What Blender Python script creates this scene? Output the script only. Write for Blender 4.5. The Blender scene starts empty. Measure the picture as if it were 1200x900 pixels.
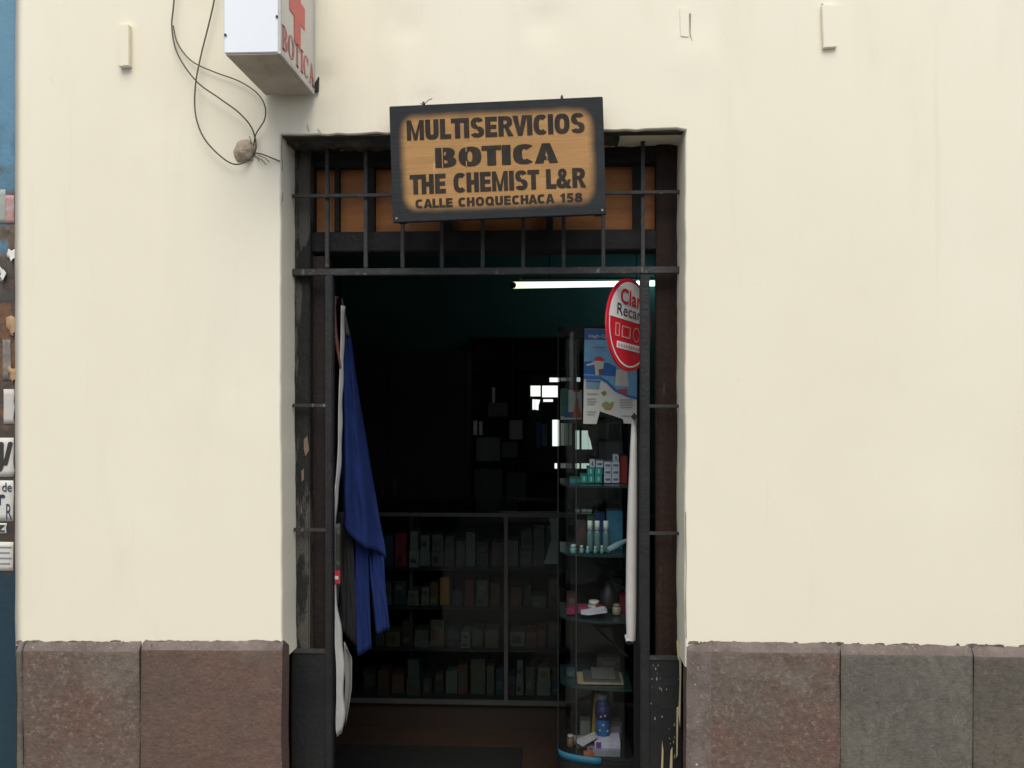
import bpy, bmesh, math, random
from mathutils import Vector, noise, Matrix

random.seed(7)
SC = bpy.context.scene
COL = SC.collection
# ------------------------------------------------------------------ camera, light, exposure
F = 1050.0                       # focal length in photograph pixels (1200 wide)
YAW = math.atan(51 / 1050.0)     # camera turned slightly to the left
HORIZON = 455.0
CAM = Vector((0.0, -2.69, 1.65))
cam = bpy.data.cameras.new('camera')
cam.lens = F / 1200 * 36
cam.sensor_width = 36
cam.shift_y = 5 / 1200
cam.clip_start = 0.05
cam.clip_end = 2000
cam_o = bpy.data.objects.new('camera', cam)
COL.objects.link(cam_o)
cam_o.location = CAM
cam_o.rotation_euler = (math.radians(90), 0, YAW)
SC.camera = cam_o

SUN_EL, SUN_AZ = math.radians(56), math.radians(176)   # azimuth clockwise from +Y (behind the camera)
world = bpy.data.worlds.new('World')
SC.world = world
world.use_nodes = True
wn = world.node_tree
bg = wn.nodes['Background']
sky = wn.nodes.new('ShaderNodeTexSky')
sky.sky_type = 'NISHITA'
sky.sun_disc = False
sky.sun_elevation = SUN_EL
sky.sun_rotation = SUN_AZ
sky.altitude = 3300
sky.air_density = 1.0
sky.dust_density = 7.0
sky.ozone_density = 0.6
hs = wn.nodes.new('ShaderNodeHueSaturation')
hs.inputs['Saturation'].default_value = .42
wn.links.new(sky.outputs[0], hs.inputs['Color'])
wn.links.new(hs.outputs[0], bg.inputs[0])
bg.inputs[1].default_value = 0.12
sun = bpy.data.lights.new('sun', 'SUN')
sun.energy = 1.5
sun.angle = math.radians(45)
sun.color = (1.0, 0.94, 0.83)
sun_o = bpy.data.objects.new('sun', sun)
COL.objects.link(sun_o)
d = Vector((math.sin(SUN_AZ) * math.cos(SUN_EL), math.cos(SUN_AZ) * math.cos(SUN_EL), math.sin(SUN_EL)))
sun_o.rotation_euler = d.to_track_quat('Z', 'Y').to_euler()
sun_o.location = (0, -3, 8)
SC.view_settings.view_transform = 'Standard'
SC.view_settings.look = 'None'
SC.view_settings.gamma = 1.0
SC.view_settings.exposure = 1.05
SC.render.engine = 'CYCLES'
SC.cycles.max_bounces = 8
SC.cycles.transparent_max_bounces = 16
SC.cycles.caustics_reflective = False
SC.cycles.caustics_refractive = False

# ------------------------------------------------------------------ helpers
def at(px, py, Y):
    """world point on the plane y = Y seen at photograph pixel (px, py)"""
    cx, cz = (px - 600) / F, -(py - HORIZON) / F
    dx = cx * math.cos(YAW) - math.sin(YAW)
    dy = cx * math.sin(YAW) + math.cos(YAW)
    t = (Y - CAM.y) / dy
    return Vector((CAM.x + dx * t, Y, CAM.z + cz * t))

def lin(c):
    return tuple(((v / 255) / 12.92 if v / 255 <= .04045 else ((v / 255 + .055) / 1.055) ** 2.4) for v in c)

MATS = {}
def mat(name, c, rough=.6, c2=None, scale=8.0, stretch=(1, 1, 1), bump=0.0, bscale=60.0, metal=0.0, spec=.5,
        spots=None, lo=.35, hi=.65, detail=6.0, sspots=None):
    """noise-mixed principled material; spots = (colour, threshold, scale, stretch) adds chips of another colour"""
    if name in MATS: return MATS[name]
    m = bpy.data.materials.new(name); m.use_nodes = True
    nt = m.node_tree; N = nt.nodes; L = nt.links
    b = N['Principled BSDF']
    b.inputs['Roughness'].default_value = rough
    b.inputs['Metallic'].default_value = metal
    b.inputs['Specular IOR Level'].default_value = spec
    tc = N.new('ShaderNodeTexCoord')
    def nz(sc, st=(1, 1, 1), det=detail):
        mp = N.new('ShaderNodeMapping'); mp.inputs['Scale'].default_value = st
        L.new(tc.outputs['Object'], mp.inputs[0])
        n = N.new('ShaderNodeTexNoise'); n.inputs['Scale'].default_value = sc; n.inputs['Detail'].default_value = det
        n.inputs['Roughness'].default_value = .62
        L.new(mp.outputs[0], n.inputs['Vector'])
        return n.outputs['Fac']
    def rng(o, a, z):
        r = N.new('ShaderNodeMapRange'); r.inputs[1].default_value = a; r.inputs[2].default_value = z
        L.new(o, r.inputs[0]); return r.outputs[0]
    def mix(f, a, c_):
        x = N.new('ShaderNodeMix'); x.data_type = 'RGBA'
        L.new(f, x.inputs[0])
        if isinstance(a, tuple): x.inputs[6].default_value = (*a, 1)
        else: L.new(a, x.inputs[6])
        x.inputs[7].default_value = (*c_, 1)
        return x.outputs[2]
    if c2 is None: c2 = tuple(v * .78 for v in c)
    col = mix(rng(nz(scale, stretch), lo, hi), tuple(c), tuple(c2))
    for sp in ([spots] if spots and not isinstance(spots, list) else (spots or [])):
        sc_, th, cs, st = sp[2], sp[1], sp[0], sp[3]
        col = mix(rng(nz(sc_, st), th, th + (sp[4] if len(sp) > 4 else .02)), col, tuple(cs))
    L.new(col, b.inputs['Base Color'])
    if bump:
        bp = N.new('ShaderNodeBump'); bp.inputs['Strength'].default_value = bump; bp.inputs['Distance'].default_value = .01
        L.new(nz(bscale), bp.inputs['Height']); L.new(bp.outputs[0], b.inputs['Normal'])
    MATS[name] = m
    return m

def glow(name, c, s):
    m = bpy.data.materials.new(name); m.use_nodes = True
    b = m.node_tree.nodes['Principled BSDF']
    b.inputs['Base Color'].default_value = (*c, 1)
    b.inputs['Emission Color'].default_value = (*c, 1)
    b.inputs['Emission Strength'].default_value = s
    return m

def glass(name, tint=(.88, .93, .91), gloss=.022):
    m = bpy.data.materials.new(name); m.use_nodes = True
    nt = m.node_tree; N = nt.nodes; L = nt.links
    N.remove(N['Principled BSDF'])
    t = N.new('ShaderNodeBsdfTransparent'); t.inputs[0].default_value = (*tint, 1)
    g = N.new('ShaderNodeBsdfGlossy'); g.inputs['Roughness'].default_value = .03
    lw = N.new('ShaderNodeLayerWeight'); lw.inputs[0].default_value = .12
    mr = N.new('ShaderNodeMapRange'); mr.inputs[3].default_value = gloss; mr.inputs[4].default_value = .6
    L.new(lw.outputs['Fresnel'], mr.inputs[0])
    mx = N.new('ShaderNodeMixShader')
    L.new(mr.outputs[0], mx.inputs[0]); L.new(t.outputs[0], mx.inputs[1]); L.new(g.outputs[0], mx.inputs[2])
    L.new(mx.outputs[0], N['Material Output'].inputs[0])
    return m

class MB:
    def __init__(s):
        s.v = []; s.f = []; s.mi = []; s.sm = []
    def add(s, vs, fs, mi=0, smooth=False):
        o = len(s.v); s.v += [Vector(v) for v in vs]
        for f in fs:
            s.f.append([i + o for i in f]); s.mi.append(mi); s.sm.append(smooth)
        return s
    def box(s, x0, x1, y0, y1, z0, z1, mi=0):
        if x0 > x1: x0, x1 = x1, x0
        if z0 > z1: z0, z1 = z1, z0
        vs = [(x, y, z) for x in (x0, x1) for y in (y0, y1) for z in (z0, z1)]
        return s.add(vs, [(0, 1, 3, 2), (4, 6, 7, 5), (0, 4, 5, 1), (2, 3, 7, 6), (0, 2, 6, 4), (1, 5, 7, 3)], mi)
    def pbox(s, px0, px1, py0, py1, Y, depth, mi=0):
        a = at(px0, py1, Y); b = at(px1, py0, Y); m = (px0 + px1) / 2
        return s.box(a.x, b.x, Y, Y + depth, at(m, py1, Y).z, at(m, py0, Y).z, mi)
    def tube(s, pts, r, n=8, mi=0, cap=True):
        pts = [Vector(p) for p in pts]; k = len(pts)
        rs = r if isinstance(r, (list, tuple)) else [r] * k
        vs = []; fs = []; up = None
        for i, p in enumerate(pts):
            t = (pts[min(i + 1, k - 1)] - pts[max(i - 1, 0)]).normalized()
            if up is None: up = t.orthogonal().normalized()
            up = (up - t * up.dot(t)).normalized(); w = t.cross(up)
            for j in range(n):
                a = 2 * math.pi * j / n
                vs.append(p + (up * math.cos(a) + w * math.sin(a)) * rs[i])
        for i in range(k - 1):
            for j in range(n):
                fs.append((i * n + j, i * n + (j + 1) % n, (i + 1) * n + (j + 1) % n, (i + 1) * n + j))
        s.add(vs, fs, mi, True)
        if cap:
            s.add(vs[:n], [tuple(reversed(range(n)))], mi); s.add(vs[-n:], [tuple(range(n))], mi)
        return s
    def lathe(s, c, prof, n=14, mi=0):
        vs = []; fs = []
        for (r, z) in prof:
            for j in range(n):
                a = 2 * math.pi * j / n
                vs.append((c[0] + r * math.cos(a), c[1] + r * math.sin(a), c[2] + z))
        for i in range(len(prof) - 1):
            for j in range(n):
                fs.append((i * n + j, i * n + (j + 1) % n, (i + 1) * n + (j + 1) % n, (i + 1) * n + j))
        fs.append(tuple(reversed(range(n)))); fs.append(tuple(range((len(prof) - 1) * n, len(prof) * n)))
        return s.add(vs, fs, mi, True)
    def prism(s, poly, d, mi=0):
        """poly: list of 3-D points (planar); d: offset vector giving thickness"""
        poly = [Vector(p) for p in poly]; d = Vector(d); n = len(poly)
        vs = poly + [p + d for p in poly]
        fs = [tuple(range(n)), tuple(reversed(range(n, 2 * n)))]
        fs += [(i, i + n, (i + 1) % n + n, (i + 1) % n) for i in range(n)]
        return s.add(vs, fs, mi)
    def sheet(s, rows, mi=0, smooth=True):
        n = len(rows[0]); vs = [p for r in rows for p in r]
        fs = [(i * n + j, i * n + j + 1, (i + 1) * n + j + 1, (i + 1) * n + j) for i in range(len(rows) - 1) for j in range(n - 1)]
        return s.add(vs, fs, mi, smooth)
    def build_each(s, name, mats, parent, **kw):
        import itertools
        par = list(range(len(s.v)))
        def fd(i):
            while par[i] != i: par[i] = par[par[i]]; i = par[i]
            return i
        for f in s.f:
            for i in f[1:]: par[fd(i)] = fd(f[0])
        groups = {}
        for q, f in enumerate(s.f): groups.setdefault(fd(f[0]), []).append(q)
        for qs in groups.values():
            m = MB(); mp = {}
            for q in qs:
                f2 = []
                for i in s.f[q]:
                    if i not in mp: mp[i] = len(m.v); m.v.append(s.v[i])
                    f2.append(mp[i])
                m.f.append(f2); m.mi.append(s.mi[q]); m.sm.append(s.sm[q])
            m.build(name, mats, parent, **kw)
    def build(s, name, mats, parent=None, bevel=0.0, solid=0.0, keep=False, normals=True):
        if not isinstance(mats, (list, tuple)): mats = [mats]
        me = bpy.data.meshes.new(name)
        if parent is not None:
            off = Vector(); p = parent
            while p is not None: off += Vector(p.location); p = p.parent
            if keep: off = Vector()
            loc = Vector()
        else:
            if keep: off = Vector(); loc = Vector()
            else:
                xs = [v.x for v in s.v]; ys = [v.y for v in s.v]; zs = [v.z for v in s.v]
                off = Vector(((min(xs) + max(xs)) / 2, (min(ys) + max(ys)) / 2, min(zs))); loc = off
        me.from_pydata([tuple(v - off) for v in s.v], [], s.f)
        for p, mi, sm in zip(me.polygons, s.mi, s.sm):
            p.material_index = mi; p.use_smooth = sm
        for m in mats: me.materials.append(m)
        if normals or bevel:
            bm = bmesh.new(); bm.from_mesh(me)
            if bevel:
                bmesh.ops.remove_doubles(bm, verts=bm.verts, dist=1e-6)
            if normals: bmesh.ops.recalc_face_normals(bm, faces=bm.faces)
            if bevel:
                es = [e for e in bm.edges if len(e.link_faces) == 2 and e.calc_face_angle(0) > .6]
                bmesh.ops.bevel(bm, geom=es, offset=bevel, segments=2, affect='EDGES', clamp_overlap=True)
            bm.to_mesh(me); bm.free()
        o = bpy.data.objects.new(name, me); COL.objects.link(o); o.location = loc
        if parent is not None: o.parent = parent
        if solid:
            md = o.modifiers.new('thickness', 'SOLIDIFY'); md.thickness = solid; md.offset = 0
        return o

def tag(o, label=None, cat=None, group=None, kind=None):
    if label: o['label'] = label
    if cat: o['category'] = cat
    if group: o['group'] = group
    if kind: o['kind'] = kind
    return o

def thing(name, loc, label, cat, group=None, rot=None):
    o = bpy.data.objects.new(name, None); COL.objects.link(o)
    o.location = loc; o.empty_display_size = .05
    if rot: o.rotation_euler = rot
    return tag(o, label, cat, group)

def text_polys(body, x0, x1, z0, z1, bold=0.0, font_space=1.0):
    """flat outline of a word fitted into the rectangle; returns (verts2d, faces)"""
    cu = bpy.data.curves.new('text', 'FONT'); cu.body = body; cu.resolution_u = 4
    cu.space_character = font_space
    o = bpy.data.objects.new('text', cu); COL.objects.link(o)
    bpy.context.view_layer.update()
    me = bpy.data.meshes.new_from_object(o.evaluated_get(bpy.context.evaluated_depsgraph_get()))
    vs = [(v.co.x, v.co.y) for v in me.vertices]; fs = [tuple(p.vertices) for p in me.polygons]
    bpy.data.objects.remove(o); bpy.data.curves.remove(cu); bpy.data.meshes.remove(me)
    a, b = min(v[0] for v in vs), max(v[0] for v in vs); c, e = min(v[1] for v in vs), max(v[1] for v in vs)
    return [(x0 + (v[0] - a) / (b - a) * (x1 - x0), z0 + (v[1] - c) / (e - c) * (z1 - z0)) for v in vs], fs

def add_text(mb, body, x0, x1, z0, z1, fn, bold=0.0, mi=0, space=1.0):
    h = z1 - z0; e = bold * h
    vs, fs = text_polys(body, x0 + e, x1 - e, z0 + e * .8, z1 - e * .8, 0.0, space)
    offs = [(0, 0)] if not bold else [(math.cos(k * math.pi / 4) * e, math.sin(k * math.pi / 4) * e * .8) for k in range(8)] + [(0, 0)]
    for q, (du, dw) in enumerate(offs):
        p0 = fn(0, 0); t1 = Vector(fn(1, 0)) - Vector(p0); t2 = Vector(fn(0, 1)) - Vector(p0)
        nn = t1.cross(t2).normalized() * (.00004 * q)
        mb.add([Vector(fn(u + du, w + dw)) + nn for u, w in vs], fs, mi)

def glyph(ch, s=.29, b=.21):
    """heavy block capital in a box one unit high; returns (width, polygons)"""
    def rect(x0, x1, y0, y1): return [(x0, y0), (x1, y0), (x1, y1), (x0, y1)]
    def arc(cx, cy, rx, ry, a0, a1, n=18, p=2.5, ss=None, bb=None):
        ss = ss or s; bb = bb or b; out = []
        def pt(a, x_, y_):
            c, q = math.cos(a), math.sin(a)
            return (cx + x_ * math.copysign(abs(c) ** (2 / p), c), cy + y_ * math.copysign(abs(q) ** (2 / p), q))
        for k in range(n):
            t0 = math.radians(a0 + (a1 - a0) * k / n); t1 = math.radians(a0 + (a1 - a0) * (k + 1) / n)
            out.append([pt(t0, rx, ry), pt(t1, rx, ry), pt(t1, rx - ss, ry - bb), pt(t0, rx - ss, ry - bb)])
        return out
    w = .78
    if ch == 'I': return s, [rect(0, s, 0, 1)]
    if ch == 'L': return .64, [rect(0, s, 0, 1), rect(s, .64, 0, b)]
    if ch == 'T': return .74, [rect(0, .74, 1 - b, 1), rect(.37 - s / 2, .37 + s / 2, 0, 1 - b)]
    if ch == 'E': return .68, [rect(0, s, 0, 1), rect(s, .68, 0, b), rect(s, .68, 1 - b, 1), rect(s, .64, .5 - b * .45, .5 + b * .45)]
    if ch == 'H': return w, [rect(0, s, 0, 1), rect(w - s, w, 0, 1), rect(s, w - s, .5 - b * .5, .5 + b * .5)]
    if ch == 'M': return 1.0, [rect(0, s * .85, 0, 1), rect(1 - s * .85, 1, 0, 1), [(s * .85, 1), (s * .85, .62), (.40, 0), (.50, 0), (.50, .30)], [(1 - s * .85, 1), (.50, .30), (.50, 0), (.60, 0), (1 - s * .85, .62)]]
    if ch == 'N': return w, [rect(0, s * .9, 0, 1), rect(w - s * .9, w, 0, 1), [(s * .9, 1), (s * .9, .55), (w - s * .9, 0), (w - s * .9, .45)]]
    if ch == 'A': return .88, [[(0, 0), (s, 0), (.46, .78), (.44, 1), (.29, 1)], [(.88 - s, 0), (.88, 0), (.59, 1), (.44, 1), (.42, .78)], rect(.22, .66, .18, .36)]
    if ch == 'V': return .86, [[(0, 1), (s * 1.02, 1), (.46, .26), (.43, 0), (.30, 0)], [(.86 - s * 1.02, 1), (.86, 1), (.56, 0), (.43, 0), (.40, .26)]]
    if ch == 'U': return w, [rect(0, s, .36, 1), rect(w - s, w, .36, 1)] + arc(w / 2, .36, w / 2, .36, 180, 360)
    if ch == 'O': return .86, arc(.43, .5, .43, .5, 0, 360, 30)
    if ch == 'Q': return .88, arc(.43, .5, .43, .5, 0, 360, 30) + [[(.48, .26), (.60, .34), (.90, .05), (.76, -.06)]]
    if ch == 'C': return .82, arc(.43, .5, .43, .5, 48, 312, 24)
    if ch == 'B': return .80, [rect(0, s, 0, 1), rect(s, .40, 0, b * .9), rect(s, .40, 1 - b * .9, 1), rect(s, .42, .5 - b * .4, .5 + b * .4)] + arc(.38, .725, .37, .275, -90, 90, 12, 2.3, s, b * .85) + arc(.38, .285, .42, .285, -90, 90, 12, 2.3, s, b * .85)
    if ch == 'R': return .84, [rect(0, s, 0, 1), rect(s, .44, 1 - b * .9, 1), rect(s, .46, .42, .42 + b * .8)] + arc(.42, .71, .38, .29, -90, 90, 12, 2.3, s, b * .85) + [[(.36, .44), (.58, .44), (.86, 0), (.54, 0)]]
    if ch == 'S': return .78, arc(.39, .715, .37, .285, 22, 270, 20, 2.3, s, b * .88) + arc(.39, .275, .39, .275, 90, -160, 20, 2.3, s, b * .88)
    if ch == '&': return .92, arc(.38, .76, .27, .24, 0, 360, 20, 2.2, s * .75, b * .75) + arc(.36, .29, .36, .29, 60, 350, 20, 2.2, s, b * .9) + [[(.14, .72), (.36, .72), (.94, .0), (.64, .0)], [(.70, .44), (.90, .44), (.80, .18), (.62, .12)]]
    if ch == '1': return .48, [rect(.48 - s, .48, 0, 1), [(0, .66), (.24, .70), (.24, .88), (.30, 1), (.16, .84), (0, .82)]]
    if ch == '5': return .74, [rect(.14, .70, 1 - b, 1), [(.06, .46), (.28, .50), (.36, 1 - b), (.14, 1)]] + arc(.37, .32, .37, .32, 125, -155, 22, 2.3, s, b * .9)
    if ch == '8': return .78, arc(.39, .745, .34, .255, 0, 360, 22, 2.3, s * .9, b * .8) + arc(.39, .28, .39, .28, 0, 360, 22, 2.3, s, b * .85)
    return .34, []

def block_text(mb, body, x0, x1, z0, z1, fn, s=.29, gap=.085, mi=0, b=.21):
    gl = [glyph(c, s, b) for c in body]
    kern = [0.0 if i == len(body) - 1 else gap - (.10 if (body[i] in 'AV') != (body[i + 1] in 'AV') and ' ' not in body[i:i + 2] else .07 if body[i] in 'CLT' or body[i + 1] == 'T' else 0) for i in range(len(body))]
    tot = sum(g[0] for g in gl) + sum(kern); k = (x1 - x0) / tot; x = 0; q = 0
    for (w, polys), kn in zip(gl, kern):
        for p in polys:
            q = (q + 1) % 12
            pts = [Vector(fn(x0 + (x + u) * k, z0 + v * (z1 - z0))) for u, v in p]
            nn = (Vector(fn(1, 0)) - Vector(fn(0, 0))).cross(Vector(fn(0, 1)) - Vector(fn(0, 0))).normalized() * (.00003 * q)
            mb.add([v + nn for v in pts], [tuple(range(len(pts)))], mi)
        x += w + kn

def fbm(x, z, s, o=4):
    return noise.fractal(Vector((x * s, 3.7, z * s)), 1.0, 2.0, o)

# ------------------------------------------------------------------ materials
M_plaster = mat('cream_plaster', (.805, .757, .618), .92, (.76, .708, .558), .9, (1, 1, .6), .05, 120, spec=.2, detail=8, lo=.3, hi=.7,
                spots=[((.74, .69, .55), .56, 3.2, (1.6, 1, .4), .2), ((.70, .645, .49), .60, 5, (5, 1, .22), .3),
                       ((.82, .775, .63), .58, 2.0, (1, 1, 1), .3), ((.58, .53, .42), .70, 6.5, (1, 1, .7), .22), ((.45, .41, .33), .80, 24, (1, 1, 1), .05)])
M_stone_red = mat('reddish_stone', (0.1512, 0.09296, 0.07392), .95, (0.1232, 0.08624, 0.07056), 4.5, bump=.5, bscale=80, spec=.12, lo=.38, hi=.62, detail=14,
    spots=[((0.09856, 0.07168, 0.05936), .46, 40, (1, 1, 1), .30), ((0.1848, 0.14, 0.1176), .56, 75, (1, 1, 1), .25), ((0.14, 0.1254, 0.1075), .58, 3, (1, 1, 1), .25), ((0.4032, 0.3584, 0.3024), .74, 40, (1, 1, .5), .04)])
M_stone_rough = mat('speckled_red_stone', (0.1546, 0.09296, 0.07392), .95, (0.1366, 0.112, 0.09296), 4.5, bump=.5, bscale=80, spec=.12, lo=.38, hi=.62, detail=14,
    spots=[((0.0952, 0.07056, 0.05936), .44, 45, (1, 1, 1), .32), ((0.2632, 0.224, 0.1904), .53, 75, (1, 1, 1), .26), ((0.224, 0.2016, 0.168), .56, 4, (1, 1, 1), .3)])
M_stone_grey = mat('grey_stone', (0.1512, 0.1411, 0.121), .95, (0.121, 0.112, 0.09632), 4.5, bump=.5, bscale=80, spec=.12, lo=.38, hi=.62, detail=14,
    spots=[((0.0952, 0.08736, 0.07504), .46, 45, (1, 1, .6), .30), ((0.2016, 0.1848, 0.1568), .56, 75, (1, 1, .5), .25), ((0.1624, 0.1322, 0.103), .60, 3, (1, 1, 1), .25)])
M_stone_brown = mat('brown_grey_stone', (0.1366, 0.1198, 0.09856), .95, (0.1098, 0.09856, 0.08288), 4.5, bump=.5, bscale=80, spec=.12, lo=.38, hi=.62, detail=14,
    spots=[((0.084, 0.07392, 0.0616), .46, 45, (1, 1, .6), .30), ((0.1848, 0.1624, 0.1344), .56, 75, (1, 1, .5), .25)])
M_ledge = mat('lit_worn_stone_ledge', (.19, .155, .138), .95, (.125, .10, .09), 16, bump=.3, bscale=120, spec=.15,
    spots=[((.26, .23, .20), .58, 100, (1, 1, 1), .12), ((.66, .62, .52), .68, 26, (1, 1, 1), .03), ((.09, .08, .07), .66, 40, (1, 1, 1), .06)])  # lighter tone paints light caught by the chamfered tops; also the dressed margin
M_black = mat('black_iron_paint', (0.01, 0.01075, 0.0115), .5, (0.017, 0.018, 0.0185), 14, bump=.25, bscale=90, spec=.4,
              spots=[((0.08, 0.0775, 0.07), .73, 38, (1, 1, .35), .03)])
M_chipped = mat('chipped_black_paint', (0.009, 0.00975, 0.0105), .5, (0.014, 0.015, 0.0155), 8, bump=.3, bscale=70, spec=.4,
                spots=[((0.18, 0.17, 0.145), .70, 24, (1.5, 1, .4), .015)])
M_peel = mat('peeling_grey_paint', (0.0124, 0.01302, 0.01364), .75, (0.0186, 0.0186, 0.01798), 9, (1.4, 1, .5), .5, 40, spec=.3,
             spots=[((.075, .07, .06), .52, 7, (2.2, 1, .45), .05), ((0.124, 0.0868, 0.062), .73, 14, (2.4, 1, .6), .02)])
M_brown = mat('dark_brown_wood', (0.0124, 0.00775, 0.00651), .6, (0.0186, 0.01054, 0.00806), 16, (2.5, 1, .12), .3, 50, spec=.35,
              spots=[((0.0744, 0.0651, 0.0527), .74, 42, (1, 1, .7), .02)])
M_brownR = mat('weathered_brown_wood', (.030, .0165, .012), .7, (.017, .010, .008), 14, (2.5, 1, .14), .4, 50, spec=.2,
               spots=[((.060, .048, .038), .60, 20, (2.0, 1, .3), .1), ((.17, .15, .12), .73, 30, (1, 1, .7), .02)])
M_transom = mat('orange_wood_panel', (.43, .175, .055), .6, (.29, .115, .037), 9, (.4, 1, 2.6), .2, 40, spec=.3,
                spots=[((.10, .05, .025), .68, 5, (1, 1, 1), .1)])
M_iron = mat('worn_grille_iron', (.030, .030, .030), .6, (.048, .047, .045), 20, bump=.3, bscale=90, spec=.3,
             spots=[((.15, .145, .13), .62, 30, (1, 1, .5), .06), ((.06, .035, .02), .64, 17, (1, 1, .6), .1)])
M_beam = mat('sooty_beam', (0.008, 0.0085, 0.009), .7, (0.012, 0.012, 0.0115), 12, bump=.4, bscale=40, spec=.3)
M_mortar = mat('dark_mortar', (.035, .032, .028), .95)
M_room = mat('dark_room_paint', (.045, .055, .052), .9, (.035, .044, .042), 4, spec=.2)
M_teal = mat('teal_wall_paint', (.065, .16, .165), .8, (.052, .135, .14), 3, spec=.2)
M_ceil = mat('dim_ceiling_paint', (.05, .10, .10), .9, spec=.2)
M_floor = mat('red_brown_tile', (.046, .026, .017), .5, (.034, .02, .014), 7, bump=.1, bscale=30)
M_mat = mat('black_rubber', (0.0062, 0.0062, 0.00682), .8, bump=.4, bscale=120)
M_alu = mat('dull_aluminium', (.085, .085, .082), .5, (.065, .065, .063), 12, metal=.2, spec=.3)
M_dark = mat('black_laminate', (.016, .017, .017), .6, (.012, .013, .013), 6, spec=.3)
M_glass = glass('clear_glass')
M_glass_c = glass('counter_glass', (.80, .86, .84), .012)
M_shelfglass = mat('green_shelf_glass', (.010, .026, .026), .25, (.012, .03, .03), 5)
M_white = mat('white_enamel', (.80, .83, .86), .35, (.76, .79, .82), 3, bump=.05, bscale=20)
M_whitey = mat('white_vinyl', (.62, .61, .57), .45, (.52, .51, .48), 10)
M_paper = mat('white_paper', (.62, .62, .58), .8, (.54, .53, .49), 12)
M_red = mat('sign_red', (.62, .018, .035), .35, (.58, .016, .03), 5)
M_redfade = mat('faded_red_vinyl', (.60, .145, .13), .6, (.54, .12, .11), 9)
M_acryl = mat('cream_acrylic', (.60, .585, .53), .4, (.54, .525, .47), 7, spots=((.46, .43, .36), .66, 6, (1, 1, .4), .2))
M_boxbot = mat('rusty_tin', (.50, .44, .38), .8, (.36, .31, .265), 7, bump=.3, bscale=30, spots=((.20, .15, .12), .62, 9, (1, .4, 1), .12))
M_cable = mat('dusty_cable', (.11, .09, .07), .7)
M_mud = mat('dried_mud', (.42, .35, .255), .95, (.30, .245, .18), 30, bump=.8, bscale=60)
M_ink = mat('black_ink', (.03, .028, .026), .6, (.04, .037, .034), 20)
M_sign_ink = mat('sign_letter_paint', (.022, .019, .017), .7, (.040, .031, .023), 22, spec=.15, spots=((.15, .085, .04), .72, 34, (1, 1, 1), .1))
M_street = mat('street_stone', (.20, .19, .175), .9, (.14, .135, .125), 3, bump=.5, bscale=20)
M_walk = mat('pavement_stone', (.26, .245, .225), .9, (.2, .19, .17), 4, bump=.4, bscale=25)
M_tile = mat('clay_roof_tile', (.26, .11, .065), .9, (.18, .08, .05), 9, bump=.5, bscale=30)

# ------------------------------------------------------------------ ground
tag(MB().box(-300, 300, -300, 300, -.25, -.12).build('street', M_street, keep=True), 'grey stone street', None, None, 'structure')
tag(MB().box(-40, 40, -1.05, .0, -.2, 0).build('pavement', M_walk, keep=True), 'stone pavement along the shop front', None, None, 'structure')

# ------------------------------------------------------------------ shop house
XL = at(18, 455, 0).x
XR = 3.3
DX0, DX1 = at(329, 455, 0).x, at(802.5, 455, 0).x
DZ = at(600, 154.5, 0).z
PZ = at(600, 755, 0).z                   # plinth top
def pz_at(x):
    tab = [(at(18, 752.5, 0).x, at(18, 752.3, 0).z), (at(330, 752.8, 0).x, at(330, 752.8, 0).z), (at(807, 752.5, 0).x, at(807, 752.5, 0).z), (at(1197, 757.2, 0).x, at(1197, 757.2, 0).z)]
    for (a, p), (b_, q) in zip(tab, tab[1:]):
        if x <= b_: return p + (q - p) * (x - a) / (b_ - a)
    return tab[-1][1]
HT = 3.9
house = thing('shop_house', ((DX0 + DX1) / 2, .2, 0), 'cream plastered shop front with a stone plinth and a barred doorway', 'house')

def lines(a, b, step):
    n = max(1, round((b - a) / step)); return [a + (b - a) * i / n for i in range(n + 1)]
RAD = .006
xs = lines(XL, DX0 - RAD, .03) + lines(DX0 - RAD, DX1 + RAD, .03)[1:] + lines(DX1 + RAD, XR, .03)[1:]
zs = lines(PZ - .06, DZ + RAD, .03) + lines(DZ + RAD, HT, .03)[1:]
def wall_y(x, z):
    y = .004 * fbm(x, z, .9, 2) + .0006 * fbm(x + 5, z, 5, 2)
    # soft dents and old repairs in the plaster
    for (px, py, r, a) in ((640, 25, .05, .006), (470, 30, .05, .006), (375, 90, .03, .012), (500, 118, .02, .008), (668, 112, .015, .006), (810, 70, .06, -.004)):
        c = at(px, py, 0); dd = ((x - c.x) ** 2 + (z - c.z) ** 2) / r ** 2
        if dd < 6: y += a * math.exp(-dd) * (1 + .8 * noise.noise(Vector((x * 60, 0, z * 60))))
    return y
mb = MB(); idx = {}
vs = []
def vid(i, k):
    if (i, k) not in idx:
        x, z = xs[i], zs[k]
        jx = jz = 0
        if abs(xs[i] - (DX0 - RAD)) < 1e-5 or abs(xs[i] - (DX1 + RAD)) < 1e-5:
            if z < DZ + .02: jx = .003 * noise.noise(Vector((xs[i], 1, z * 7))) + .0015 * noise.noise(Vector((xs[i], 4, z * 30)))
            if xs[i] < 0: jx += .012 * max(0, (1.6 - z)) * .6
        if abs(zs[k] - (DZ + RAD)) < 1e-5 and DX0 - .02 < x < DX1 + .02: jz = .004 * noise.noise(Vector((x * 14, 2, 0))) + .004 * noise.noise(Vector((x * 40, 9, 0)))
        if abs(xs[i] - XL) < 1e-5: jx += .002 * noise.noise(Vector((0, 8, z * 9)))
        idx[(i, k)] = len(vs); vs.append(Vector((x + jx, wall_y(x, z), z + jz)))
    return idx[(i, k)]
fs = []
iL = min(range(len(xs)), key=lambda i: abs(xs[i] - (DX0 - RAD))); iR = min(range(len(xs)), key=lambda i: abs(xs[i] - (DX1 + RAD)))
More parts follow.
